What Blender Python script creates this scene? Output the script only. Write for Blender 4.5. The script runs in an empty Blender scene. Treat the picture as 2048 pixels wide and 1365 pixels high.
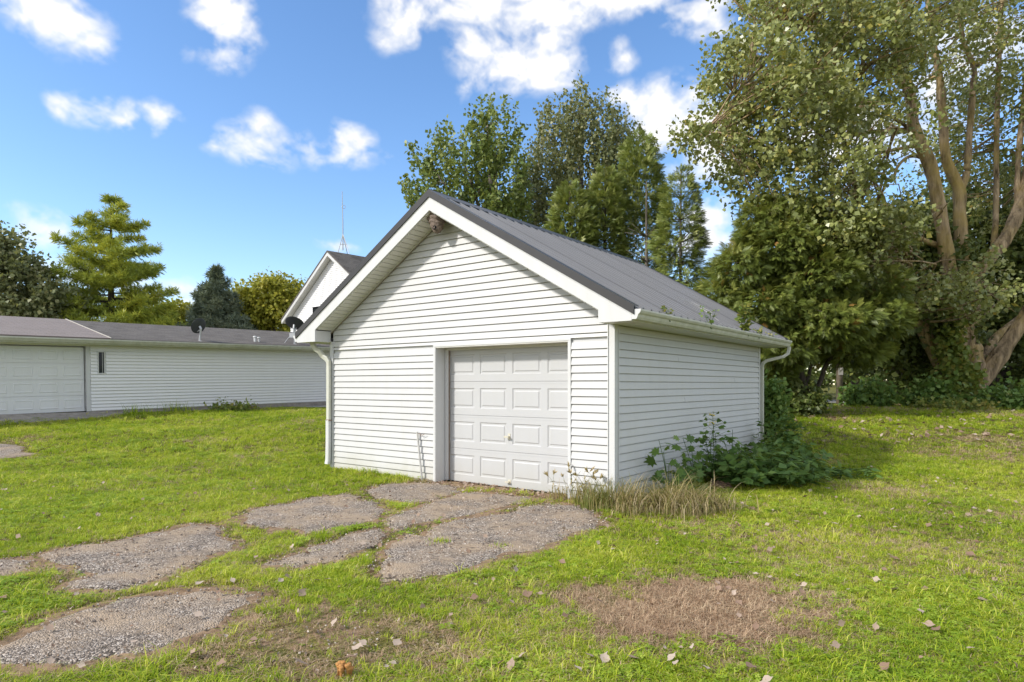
import bpy, math
import numpy as np
from mathutils import Vector, Matrix
from mathutils.geometry import delaunay_2d_cdt
rng = np.random.default_rng(7)
SC = bpy.context.scene
COL = SC.collection

# ------------------------------------------------------------------ camera, sky, sun, exposure
F, HOR, CAMZ = 1278.8, 769.6, 1.5
cam_d = bpy.data.cameras.new('camera'); cam = bpy.data.objects.new('camera', cam_d); COL.objects.link(cam)
cam.location = (0, 0, CAMZ); cam.rotation_euler = (math.radians(90), 0, 0)
cam_d.sensor_width = 36; cam_d.lens = F / 2048 * 36; cam_d.shift_y = (HOR - 682.5) / 2048
cam_d.clip_start = .05; cam_d.clip_end = 3000
SC.camera = cam
VD = np.array([.60383, .79711]); UD = np.array([-.79711, .60383])      # garage: depth direction, leftward direction
sh = .6 * UD - VD
SUN = Vector((sh[0], sh[1], .86)).normalized()
sun_d = bpy.data.lights.new('sun', 'SUN'); sun = bpy.data.objects.new('sun', sun_d); COL.objects.link(sun)
sun.rotation_euler = SUN.to_track_quat('Z', 'Y').to_euler(); sun.location = (-20, -8, 20)
sun_d.energy = 2.0; sun_d.angle = math.radians(4.5); sun_d.color = (1, .95, .88)
world = bpy.data.worlds.new('World'); SC.world = world; world.use_nodes = True
SC.view_settings.view_transform = 'Standard'; SC.view_settings.look = 'None'
SC.view_settings.exposure = 1.08; SC.view_settings.gamma = 1; SC.view_settings.use_curve_mapping = False
SC.cycles.use_denoising = True
SC.cycles.max_bounces = 5; SC.cycles.diffuse_bounces = 3; SC.cycles.glossy_bounces = 2; SC.cycles.transmission_bounces = 3; SC.cycles.transparent_max_bounces = 4; SC.cycles.sample_clamp_indirect = 4

def pix_dir(px, py):
    d = np.array([(px - 1024) / F, 1, (HOR - py) / F]); return d / np.linalg.norm(d)

def fbm2(x, y, oct=6, seed=1, gain=.55):
    pr = np.random.default_rng(seed).random((256, 256)).astype(np.float32); v = np.zeros(x.shape, np.float32); a = 1.0; t = 0
    for o in range(oct):
        xi = np.floor(x).astype(np.int32); yi = np.floor(y).astype(np.int32); fx = (x - xi).astype(np.float32); fy = (y - yi).astype(np.float32)
        fx = fx * fx * (3 - 2 * fx); fy = fy * fy * (3 - 2 * fy)
        x0 = xi & 255; x1 = (xi + 1) & 255; y0 = yi & 255; y1 = (yi + 1) & 255
        v += a * ((pr[x0, y0] * (1 - fx) + pr[x1, y0] * fx) * (1 - fy) + (pr[x0, y1] * (1 - fx) + pr[x1, y1] * fx) * fy)
        t += a; a *= gain; x = x * 2.03 + 31.7; y = y * 2.03 + 11.3
    return v / t
CLOUDS = [  # direction given by a photo pixel, half width, half height (pixels), weight
    (75, 15, 62, 34, .95), (130, 45, 62, 40, 1.1), (175, 88, 38, 26, .9), (30, 35, 28, 30, .4), (215, 80, 26, 24, .35), (55, 80, 28, 14, .3),
    (430, 15, 46, 40, 1.0), (470, 50, 42, 46, 1.0), (450, 100, 36, 28, .85), (395, 30, 25, 18, .4), (378, 105, 18, 14, .3),
    (118, 212, 24, 18, .75), (165, 222, 32, 22, .7), (200, 212, 40, 18, .8), (238, 232, 40, 22, .95), (318, 238, 34, 24, 1.0), (285, 222, 24, 14, .45),
    (512, 292, 50, 28, 1.1), (525, 262, 26, 24, .9), (435, 297, 22, 16, .5), (615, 298, 26, 22, .6), (598, 275, 16, 14, .35),
    (705, 285, 30, 26, 1.1), (690, 308, 46, 20, .9), (95, 462, 48, 26, .8), (30, 425, 24, 12, .3), (130, 545, 70, 18, .65), (330, 580, 70, 20, .7), (370, 615, 60, 18, .6),
    (790, 60, 40, 34, .75), (815, 30, 60, 30, .8), (770, 85, 22, 22, .5), (930, 8, 130, 30, 1.0), (1080, 10, 130, 36, 1.1), (1250, 0, 150, 26, 1.05), (1380, 15, 70, 24, 1.0),
    (1440, 30, 28, 30, .95), (1405, 65, 26, 16, .6), (940, 110, 40, 32, 1.2), (1000, 128, 60, 36, 1.2), (1060, 150, 60, 26, .9), (1115, 140, 36, 24, .9),
    (1090, 85, 40, 40, .7), (1070, 45, 60, 30, .7), (925, 180, 18, 20, .5), (1235, 128, 30, 16, .65), (1235, 100, 22, 16, .4), (1355, 58, 18, 12, .6),
    (1215, 205, 40, 18, .6), (1260, 215, 50, 26, .9), (1345, 215, 55, 34, 1.2), (1400, 250, 60, 34, 1.1), (1330, 262, 60, 30, 1.0), (1430, 300, 60, 40, .9), (1395, 345, 50, 30, .8),
    (1400, 435, 46, 26, 1.0), (1410, 480, 50, 30, 1.1), (1430, 395, 30, 20, .5), (680, 500, 30, 9, .55), (650, 490, 22, 8, .35), (790, 325, 18, 14, .4),
    (1700, 300, 160, 60, .9), (1850, 480, 140, 60, .9), (1950, 120, 120, 70, .9)]
def cloud_mask():
    w, h = 4096, 1024                                       # upper half of an equirectangular map
    az = ((.5 - (np.arange(w) + .5) / w) * 2 * np.pi).astype(np.float32); el = ((np.arange(h) + .5) / h * np.pi / 2).astype(np.float32)
    AZ, EL = np.meshgrid(az, el)                             # math azimuth from +x
    u = -(AZ - np.pi / 2) * 57.3; v = EL * 57.3              # degrees right of the view axis, degrees up
    u = np.where(u > 180, u - 360, u)
    wx = fbm2(u * .16 + 50, v * .22 + 9, 4, 5) - .5; wy = fbm2(u * .16 + 9, v * .22 + 70, 4, 6) - .5
    n = fbm2(u * .42 + 3 + wx * 1.2, v * .62 + 7 + wy * 1.0, 6, 2, .62) - .5
    den = np.zeros_like(u)
    k = 57.3 / F
    for px, py, hw, hh, wt in CLOUDS:
        d = pix_dir(px, py); cu = math.degrees(math.atan2(d[0], d[1])); cv = math.degrees(math.asin(d[2]))
        su = hw * k * d[1] * d[1] / max(.5, math.cos(math.radians(cv))) * 1.05; sv = hh * k * d[1]
        m = (np.abs(u[0] - cu) < 4 * su); r = (np.abs(v[:, 0] - cv) < 4 * sv)
        ix = np.where(m)[0]; iy = np.where(r)[0]
        if len(ix) == 0 or len(iy) == 0: continue
        sl = (slice(iy[0], iy[-1] + 1), slice(ix[0], ix[-1] + 1))
        g = wt * np.exp(-.62 * (((u[sl] + wx[sl] * 2.0 - cu) / su) ** 2 + ((v[sl] + wy[sl] * 1.6 - cv) / sv) ** 2))
        den[sl] = np.maximum(den[sl], g) + .25 * np.minimum(den[sl], g)
    # unseen cloud added outside the view, thickened to near-full cover for neutral fill light
    gen = np.clip((fbm2(u * .055 + 21, v * .10 + 33, 5, 8) - .28) * 6, 0, 1.2)
    gen *= np.clip((np.abs(u) - 42) / 14, 0, 1) + np.clip((v - 36) / 10, 0, 1) * (np.abs(u) <= 42)
    den = np.maximum(den, np.clip(gen, 0, 1.1) * np.clip(1.5 - v / 80, 0, 1))
    t = np.clip((den * 1.08 + n * 2.3 * np.clip(den * 2.2, 0, 1) - .17) / 1.0, 0, 1); a = t ** 1.15 * .96
    lum = np.clip(.86 + .5 * (fbm2(u * .5 + 80, v * .8, 5, 12) - .5) + .12 * np.clip(den, 0, 1), 0, 1.1)
    img = bpy.data.images.new('cloud_cover', w, h * 2, float_buffer=True, is_data=True)
    buf = np.zeros((h * 2, w, 4), np.float32); buf[h:, :, 0] = a; buf[h:, :, 1] = lum; buf[:, :, 3] = 1
    img.pixels.foreach_set(buf.ravel()); img.update(); img.pack(); return img
def build_world():
    nt = world.node_tree; nt.nodes.clear(); N = nt.nodes; L = nt.links
    out = N.new('ShaderNodeOutputWorld'); bg = N.new('ShaderNodeBackground')
    sky = N.new('ShaderNodeTexSky'); sky.sky_type = 'NISHITA'; sky.sun_disc = False
    sky.sun_elevation = math.asin(SUN.z); sky.sun_rotation = math.atan2(SUN.x, SUN.y)
    sky.air_density = 1.0; sky.dust_density = .35; sky.ozone_density = 2.2; sky.altitude = 200
    bg.inputs['Strength'].default_value = .135
    hs = N.new('ShaderNodeHueSaturation'); hs.inputs['Saturation'].default_value = 1.15; hs.inputs['Value'].default_value = .90; L.new(sky.outputs[0], hs.inputs['Color'])
    tc = N.new('ShaderNodeTexCoord'); en = N.new('ShaderNodeTexEnvironment'); en.image = cloud_mask(); en.interpolation = 'Cubic'
    L.new(tc.outputs['Generated'], en.inputs['Vector'])
    sp = N.new('ShaderNodeSeparateColor'); L.new(en.outputs['Color'], sp.inputs[0])
    cl = N.new('ShaderNodeMix'); cl.data_type = 'RGBA'; L.new(sp.outputs[1], cl.inputs['Factor'])
    cl.inputs[6].default_value = (2.3, 2.6, 3.1, 1); cl.inputs[7].default_value = (4.0, 3.95, 3.9, 1)
    mix = N.new('ShaderNodeMix'); mix.data_type = 'RGBA'; L.new(sp.outputs[0], mix.inputs['Factor'])
    tn = N.new('ShaderNodeMix'); tn.data_type = 'RGBA'; tn.blend_type = 'MULTIPLY'; tn.inputs[0].default_value = 1; tn.inputs[7].default_value = (1.0, .965, .98, 1); L.new(hs.outputs[0], tn.inputs[6])
    L.new(tn.outputs[2], mix.inputs[6]); L.new(cl.outputs[2], mix.inputs[7])
    L.new(mix.outputs[2], bg.inputs['Color']); L.new(bg.outputs[0], out.inputs['Surface'])
build_world()

# ------------------------------------------------------------------ helpers
def gz(x, y):
    x = np.asarray(x, float); y = np.asarray(y, float)
    t = np.clip((y - 10.6) / 10, 0, 1)
    h = np.clip((-x - 3.5) / 3, 0, 1) * np.clip((y - 14) / 5, 0, 1)
    return .72 * t * t * (3 - 2 * t) + .010 * np.clip(y - 20.6, 0, 60) - .17 * h * h * (3 - 2 * h)
def at(px, py, Y):
    return np.array([(px - 1024) / F * Y, Y, CAMZ + (HOR - py) / F * Y])
def on_ground(px, py):
    m = (HOR - py) / F; Y = 8.0; k = (px - 1024) / F
    for _ in range(60):
        Y = .5 * Y + .5 * (gz(k * Y, Y) - CAMZ) / m if m < -1e-4 else 60
    return np.array([(px - 1024) / F * Y, float(Y)])
_perm = np.random.default_rng(3).random((256, 256))
def vnoise(x, y, s=1.0, oct=3):
    x = np.asarray(x, float) * s; y = np.asarray(y, float) * s; v = 0; a = .5; tot = 0
    for o in range(oct):
        xi = np.floor(x).astype(int); yi = np.floor(y).astype(int); fx = x - xi; fy = y - yi
        fx = fx * fx * (3 - 2 * fx); fy = fy * fy * (3 - 2 * fy)
        g = lambda i, j: _perm[(xi + i) % 256, (yi + j) % 256]
        v = v + a * ((g(0, 0) * (1 - fx) + g(1, 0) * fx) * (1 - fy) + (g(0, 1) * (1 - fx) + g(1, 1) * fx) * fy)
        tot += a; a *= .5; x = x * 2 + 17.3; y = y * 2 + 5.1
    return v / tot

def tag(o, label=None, cat=None, group=None, kind=None):
    for k, v in (('label', label), ('category', cat), ('group', group), ('kind', kind)):
        if v: o[k] = v
    return o
def empty(name, loc, rz=0):
    o = bpy.data.objects.new(name, None); COL.objects.link(o); o.location = loc; o.rotation_euler = (0, 0, rz)
    o.empty_display_size = .2; return o
def link_obj(name, me, parent=None):
    o = bpy.data.objects.new(name, me); COL.objects.link(o)
    if parent is not None: o.parent = parent
    return o

class MB:
    def __init__(s): s.v = []; s.f = []
    def add(s, verts, faces):
        b = len(s.v); s.v += [tuple(float(c) for c in p) for p in verts]; s.f += [tuple(i + b for i in f) for f in faces]; return s
    def box(s, x0, x1, y0, y1, z0, z1):
        return s.add([(x0,y0,z0),(x1,y0,z0),(x1,y1,z0),(x0,y1,z0),(x0,y0,z1),(x1,y0,z1),(x1,y1,z1),(x0,y1,z1)],
                     [(0,3,2,1),(4,5,6,7),(0,1,5,4),(1,2,6,5),(2,3,7,6),(3,0,4,7)])
    def prism(s, poly, axis, a, b):           # poly: list of 2-D points, extruded along 'x','y' or 'z'
        n = len(poly)
        def P(p, t):
            return {'x': (t, p[0], p[1]), 'y': (p[0], t, p[1]), 'z': (p[0], p[1], t)}[axis]
        vs = [P(p, a) for p in poly] + [P(p, b) for p in poly]
        fs = [tuple(range(n)), tuple(range(2 * n - 1, n - 1, -1))] + [(i, i + n, (i + 1) % n + n, (i + 1) % n) for i in range(n)]
        return s.add(vs, fs)
    def tube(s, pts, rad, n=8, cap=True):
        pts = [np.array(p, float) for p in pts]
        if np.isscalar(rad): rad = [rad] * len(pts)
        b = len(s.v); up = np.array([.13, .27, .95])
        for i, p in enumerate(pts):
            t = pts[min(i + 1, len(pts) - 1)] - pts[max(i - 1, 0)]; t /= np.linalg.norm(t) + 1e-9
            a = np.cross(t, up)
            if np.linalg.norm(a) < .2: a = np.cross(t, (1, 0, 0))
            a /= np.linalg.norm(a); c = np.cross(t, a)
            for k in range(n):
                th = 2 * math.pi * k / n; q = p + rad[i] * (math.cos(th) * a + math.sin(th) * c); s.v.append(tuple(q))
        for i in range(len(pts) - 1):
            for k in range(n):
                s.f.append((b + i*n + k, b + i*n + (k+1) % n, b + (i+1)*n + (k+1) % n, b + (i+1)*n + k))
        if cap:
            s.f.append(tuple(b + k for k in range(n - 1, -1, -1))); e = b + (len(pts) - 1) * n; s.f.append(tuple(e + k for k in range(n)))
        return s
    def lathe(s, prof, n=20, c=(0, 0)):
        b = len(s.v)
        for r, z in prof:
            for k in range(n):
                th = 2 * math.pi * k / n; s.v.append((c[0] + r * math.cos(th), c[1] + r * math.sin(th), z))
        for i in range(len(prof) - 1):
            for k in range(n): s.f.append((b + i*n + k, b + i*n + (k+1) % n, b + (i+1)*n + (k+1) % n, b + (i+1)*n + k))
        return s
    def mesh(s, name, mat, smooth=False):
        me = bpy.data.meshes.new(name); me.from_pydata(s.v, [], s.f); me.validate()
        if mat: me.materials.append(mat)
        if smooth: me.shade_smooth()
        me.update(); return me
    def build(s, name, mat, parent=None, smooth=False):
        return link_obj(name, s.mesh(name, mat, smooth), parent)

def np_mesh(name, V, Fc, mat, tint=None, smooth=False):
    """V (n,3), Fc (m,k) arrays -> mesh, quickly"""
    me = bpy.data.meshes.new(name); m, k = Fc.shape
    me.vertices.add(len(V)); me.vertices.foreach_set('co', np.ascontiguousarray(V, np.float32).ravel())
    me.loops.add(m * k); me.loops.foreach_set('vertex_index', np.ascontiguousarray(Fc, np.int32).ravel())
    me.polygons.add(m); me.polygons.foreach_set('loop_start', np.arange(0, m * k, k, dtype=np.int32))
    if tint is not None:
        at_ = me.attributes.new('tint', 'FLOAT', 'POINT'); at_.data.foreach_set('value', np.ascontiguousarray(tint, np.float32))
    if mat: me.materials.append(mat)
    me.update(calc_edges=True)
    if smooth: me.shade_smooth()
    return me
def norm(a): return a / (np.linalg.norm(a, axis=-1, keepdims=True) + 1e-9)
def scatter(TV, TF, P, A, Nn, S):
    """copies of template (TV verts: x side, y along axis A, z along normal) -> V, F"""
    A = norm(A); X = norm(np.cross(A, Nn)); Z = np.cross(X, A)
    V = P[:, None, :] + S[:, None, None] * (TV[None, :, 0:1] * X[:, None, :] + TV[None, :, 1:2] * A[:, None, :] + TV[None, :, 2:3] * Z[:, None, :])
    n, k = len(P), len(TV)
    Fc = (TF[None] + (np.arange(n) * k)[:, None, None]).reshape(-1, TF.shape[1])
    return V.reshape(-1, 3), Fc
LEAF = (np.array([(0,0,0),(.42,.42,.10),(0,1,-.06),(-.42,.42,.10)], float), np.array([(0,1,2,3)]))
NARROW = (np.array([(0,0,0),(.16,.45,.03),(0,1,-.10),(-.16,.45,.03)], float), np.array([(0,1,2,3)]))
def fan_template(n=4, w=.13):
    V = []; Fq = []
    def q(b, e, wd):
        b = np.array(b); e = np.array(e); d = e - b; s = np.array([d[1], -d[0], 0]); s = s / (np.linalg.norm(s) + 1e-9) * wd
        m = b + d * .5; i = len(V); V.extend([b, m + s + (0,0,.02), e, m - s + (0,0,.02)]); Fq.append((i, i+1, i+2, i+3))
    q((0,0,0), (0,1,-.12), w * .8)
    for k in range(n):
        t = .15 + .6 * k / n
        for sg in (-1, 1): q((0, t, -.1*t*t), (sg * (.42 - .25 * t), t + .38, -.14 - .1*t), w)
    return np.array(V, float), np.array(Fq)
FAN = fan_template(6, .034)
def needle_template(n=12, seed=1, w=.05):
    r = np.random.default_rng(seed); V = []; Fq = []
    for k in range(n):
        d = r.normal(size=3); d[1] = abs(d[1]) * .9 + .25; d /= np.linalg.norm(d); s = np.cross(d, r.normal(size=3)); s = s / np.linalg.norm(s) * w
        i = len(V); L_ = .6 + .4 * r.random(); V.extend([-s * .5, d * L_ * .55 + s, d * L_, d * L_ * .55 - s]); Fq.append((i, i+1, i+2, i+3))
    return np.array(V, float), np.array(Fq)
NEEDLE = needle_template()
def lobed_template():
    pts = [(0,0),(.18,.02),(.45,-.02),(.34,.22),(.62,.42),(.36,.48),(.34,.78),(.16,.62),(0,1.05),(-.16,.62),(-.34,.78),(-.36,.48),(-.62,.42),(-.34,.22),(-.45,-.02),(-.18,.02)]
    V = [(0, .35, .04)] + [(x, y, -.10 * (x*x + (y-.3)**2)) for x, y in pts]; n = len(pts)
    return np.array(V, float), np.array([(0, 1 + i, 1 + (i + 1) % n) for i in range(n)])
LOBED = lobed_template()

# ------------------------------------------------------------------ materials
def new_mat(name):
    m = bpy.data.materials.new(name); m.use_nodes = True; nt = m.node_tree
    return m, nt, nt.nodes['Principled BSDF']
def ramp(nt, fac, stops):
    r = nt.nodes.new('ShaderNodeValToRGB'); e = r.color_ramp.elements
    while len(e) < len(stops): e.new(.5)
    for i, (p, c) in enumerate(stops): e[i].position = p; e[i].color = (*c, 1)
    if fac is not None: nt.links.new(fac, r.inputs[0])
    return r.outputs[0]
def tnoise(nt, scale, detail=4, rough=.55, vec=None, dim='3D'):
    n = nt.nodes.new('ShaderNodeTexNoise'); n.inputs['Scale'].default_value = scale; n.inputs['Detail'].default_value = detail
    n.inputs['Roughness'].default_value = rough
    if vec is not None: nt.links.new(vec, n.inputs['Vector'])
    return n.outputs['Fac']
def wpos(nt):
    return nt.nodes.new('ShaderNodeNewGeometry').outputs['Position']
def mixc(nt, f, a, b, mode='MIX'):
    n = nt.nodes.new('ShaderNodeMix'); n.data_type = 'RGBA'; n.blend_type = mode
    for i, v in ((0, f), (6, a), (7, b)):
        if isinstance(v, (int, float)): n.inputs[i].default_value = v
        elif isinstance(v, tuple): n.inputs[i].default_value = (*v, 1)
        else: nt.links.new(v, n.inputs[i])
    return n.outputs[2]
def mth(nt, op, a, b=0.0, clamp=False):
    n = nt.nodes.new('ShaderNodeMath'); n.operation = op; n.use_clamp = clamp
    for i, v in enumerate((a, b)):
        if isinstance(v, (int, float)): n.inputs[i].default_value = v
        else: nt.links.new(v, n.inputs[i])
    return n.outputs[0]
def bump(nt, bs, h, strength=.3, dist=.02):
    b = nt.nodes.new('ShaderNodeBump'); b.inputs['Strength'].default_value = strength; b.inputs['Distance'].default_value = dist
    nt.links.new(h, b.inputs['Height']); nt.links.new(b.outputs[0], bs.inputs['Normal'])
def plain(name, c, rough=.5, metal=0, var=.06, scale=3, spec=.4, bumpy=0):
    m, nt, b = new_mat(name); b.inputs['Roughness'].default_value = rough; b.inputs['Metallic'].default_value = metal
    b.inputs['Specular IOR Level'].default_value = spec
    n = tnoise(nt, scale, 5, .6, wpos(nt)); c = np.array(c)
    nt.links.new(ramp(nt, n, [(.3, tuple(c * (1 - var))), (.7, tuple(np.minimum(c * (1 + var), .95)))]), b.inputs['Base Color'])
    if bumpy: bump(nt, b, tnoise(nt, scale * 12, 4, .6, wpos(nt)), bumpy, .01)
    return m
def vinyl(name, c, dirt=(.42, .40, .30), amount=.35, low=0.0):
    """white vinyl with weathered film, streaks and per-piece variation"""
    m, nt, b = new_mat(name); P = wpos(nt)
    b.inputs['Roughness'].default_value = .42; b.inputs['Specular IOR Level'].default_value = .35
    sc = nt.nodes.new('ShaderNodeMapping'); sc.inputs['Scale'].default_value = (3, 3, .35); nt.links.new(P, sc.inputs['Vector'])
    streak = tnoise(nt, 2.2, 6, .65, sc.outputs[0]); blot = tnoise(nt, 1.1, 5, .6, P)
    d = mth(nt, 'MULTIPLY', mth(nt, 'SUBTRACT', mth(nt, 'ADD', mth(nt, 'MULTIPLY', streak, .6), mth(nt, 'MULTIPLY', blot, .4)), .44), 3.2, True)
    d = mth(nt, 'MULTIPLY', d, amount, True)
    if low:
        sp = nt.nodes.new('ShaderNodeSeparateXYZ'); nt.links.new(P, sp.inputs[0])
        g = mth(nt, 'MULTIPLY', mth(nt, 'SUBTRACT', mth(nt, 'ADD', .34, mth(nt, 'MULTIPLY', mth(nt, 'SUBTRACT', blot, .5), .6)), sp.outputs['Z']), 2.2, True)
        d = mth(nt, 'ADD', d, mth(nt, 'MULTIPLY', g, low), True)
    oi = nt.nodes.new('ShaderNodeObjectInfo')
    base = mixc(nt, mth(nt, 'MULTIPLY', oi.outputs['Random'], .10), tuple(c), tuple(np.array(c) * .86))
    nt.links.new(mixc(nt, d, base, dirt), b.inputs['Base Color'])
    sg = nt.nodes.new('ShaderNodeMapping'); sg.inputs['Scale'].default_value = (6, 6, 90); nt.links.new(P, sg.inputs['Vector'])
    bump(nt, b, mth(nt, 'ADD', mth(nt, 'MULTIPLY', tnoise(nt, 3, 3, .6, sg.outputs[0]), .12), tnoise(nt, 1.7, 2, .5, P)), .10, .03)
    return m
def foliage(name, stops, trans=.35, rough=.45, spec=.35, tcol=None):
    m, nt, b = new_mat(name)
    a = nt.nodes.new('ShaderNodeAttribute'); a.attribute_name = 'tint'
    c = ramp(nt, a.outputs['Fac'], stops)
    nt.links.new(c, b.inputs['Base Color']); b.inputs['Roughness'].default_value = rough; b.inputs['Specular IOR Level'].default_value = spec
    t = nt.nodes.new('ShaderNodeBsdfTranslucent'); nt.links.new(mixc(nt, .35, c, tcol or (.45, .42, .05)), t.inputs['Color'])
    mx = nt.nodes.new('ShaderNodeMixShader'); mx.inputs[0].default_value = trans
    nt.links.new(b.outputs[0], mx.inputs[1]); nt.links.new(t.outputs[0], mx.inputs[2])
    nt.links.new(mx.outputs[0], nt.nodes['Material Output'].inputs['Surface']); return m
def bark(name, c1, c2, scale=6, moss=None):
    m, nt, b = new_mat(name); P = wpos(nt)
    mp = nt.nodes.new('ShaderNodeMapping'); mp.inputs['Scale'].default_value = (1, 1, .16); nt.links.new(P, mp.inputs['Vector'])
    n = tnoise(nt, scale, 7, .68, mp.outputs[0]); c = ramp(nt, n, [(.34, c1), (.62, c2)])
    if moss: c = mixc(nt, mth(nt, 'MULTIPLY', mth(nt, 'SUBTRACT', tnoise(nt, .9, 4, .6, P), .46), 4, True), c, moss)
    nt.links.new(c, b.inputs['Base Color']); b.inputs['Roughness'].default_value = .9; b.inputs['Specular IOR Level'].default_value = .1
    bump(nt, b, n, .9, .12); return m

M = {}
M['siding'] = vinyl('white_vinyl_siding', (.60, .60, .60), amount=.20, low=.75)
M['siding_house'] = vinyl('house_vinyl_siding', (.86, .86, .87), amount=.06)
M['trim'] = vinyl('white_trim', (.655, .66, .66), amount=.22)
M['soffit'] = vinyl('white_soffit', (.66, .65, .60), amount=.35)
M['gutter'] = vinyl('weathered_gutter', (.62, .62, .55), dirt=(.30, .31, .20), amount=.65)
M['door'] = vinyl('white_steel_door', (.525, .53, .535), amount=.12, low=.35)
M['door_house'] = vinyl('house_steel_door', (.80, .81, .82), amount=.15)
M['dark'] = plain('black_opening', (.012, .013, .015), .3, 0, .05)
M['glass'] = plain('window_glass', (.03, .035, .04), .06, 0, .05, spec=.8)
M['galv'] = plain('galvanised_metal', (.45, .45, .44), .45, .6, .12, 12)
M['rusty'] = plain('rusty_track', (.30, .23, .18), .7, .3, .3, 20)
M['brass'] = plain('pale_handle', (.66, .62, .50), .4, .2, .1, 20)
M['concrete'] = plain('old_concrete', (.33, .30, .27), .9, 0, .25, 5, .2, .5)
M['deck'] = plain('roof_deck', (.05, .045, .04), .9)
def steel_roof(name, c, rough, metal):
    m, nt, b = new_mat(name); P = wpos(nt); n = tnoise(nt, 1.3, 5, .6, P); n2 = tnoise(nt, 14, 4, .6, P)
    nt.links.new(ramp(nt, n, [(.3, tuple(np.array(c) * .95)), (.7, tuple(np.array(c) * 1.05))]), b.inputs['Base Color'])
    b.inputs['Metallic'].default_value = metal
    nt.links.new(ramp(nt, n2, [(.3, (rough - .02,) * 3), (.7, (rough + .03,) * 3)]), b.inputs['Roughness'])
    return m
M['steel'] = steel_roof('charcoal_steel', (.165, .165, .168), .30, .08)
M['steel_trim'] = steel_roof('charcoal_trim', (.045, .042, .04), .34, .15)
def shingle(name, c1, c2, c3):
    m, nt, b = new_mat(name)
    tc = nt.nodes.new('ShaderNodeTexCoord')
    br = nt.nodes.new('ShaderNodeTexBrick'); br.inputs['Scale'].default_value = 1; br.inputs['Brick Width'].default_value = .33
    br.inputs['Row Height'].default_value = .14; br.inputs['Mortar Size'].default_value = .008; br.inputs['Mortar Smooth'].default_value = .3
    br.inputs['Color1'].default_value = (*c1, 1); br.inputs['Color2'].default_value = (*c2, 1); br.inputs['Mortar'].default_value = (*c3, 1)
    br.inputs['Bias'].default_value = .1
    nt.links.new(tc.outputs['Object'], br.inputs['Vector'])
    P = wpos(nt); n = tnoise(nt, 1.2, 6, .65, P); n2 = tnoise(nt, 60, 3, .6, P)
    c = mixc(nt, mth(nt, 'MULTIPLY', n, .5), br.outputs['Color'], tuple(np.array(c2) * 1.3))
    c = mixc(nt, mth(nt, 'MULTIPLY', n2, .5), c, c3); nt.links.new(c, b.inputs['Base Color'])
    b.inputs['Roughness'].default_value = .95; b.inputs['Specular IOR Level'].default_value = .15
    bump(nt, b, mth(nt, 'ADD', br.outputs['Fac'], n2), .4, .02); return m
M['shingle'] = shingle('grey_shingle', (.10, .092, .085), (.20, .185, .17), (.045, .04, .036))
M['shingle_old'] = shingle('mauve_shingle', (.25, .22, .205), (.30, .265, .25), (.14, .115, .105))
def ground_mat():
    m, nt, b = new_mat('lawn_soil'); P = wpos(nt)
    n = tnoise(nt, .35, 5, .6, P); n2 = tnoise(nt, 9, 6, .7, P); n3 = tnoise(nt, 60, 3, .6, P)
    g = ramp(nt, n, [(.3, (.075, .10, .012)), (.55, (.11, .125, .02)), (.75, (.17, .15, .045))])
    c = mixc(nt, mth(nt, 'MULTIPLY', mth(nt, 'SUBTRACT', n2, .42), 3, True), g, (.26, .19, .09))
    c = mixc(nt, mth(nt, 'MULTIPLY', n3, .35), c, (.09, .08, .025))
    nt.links.new(c, b.inputs['Base Color']); b.inputs['Roughness'].default_value = 1; b.inputs['Specular IOR Level'].default_value = .05
    bump(nt, b, mth(nt, 'ADD', n2, n3), .6, .04); return m
M['ground'] = ground_mat()
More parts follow.
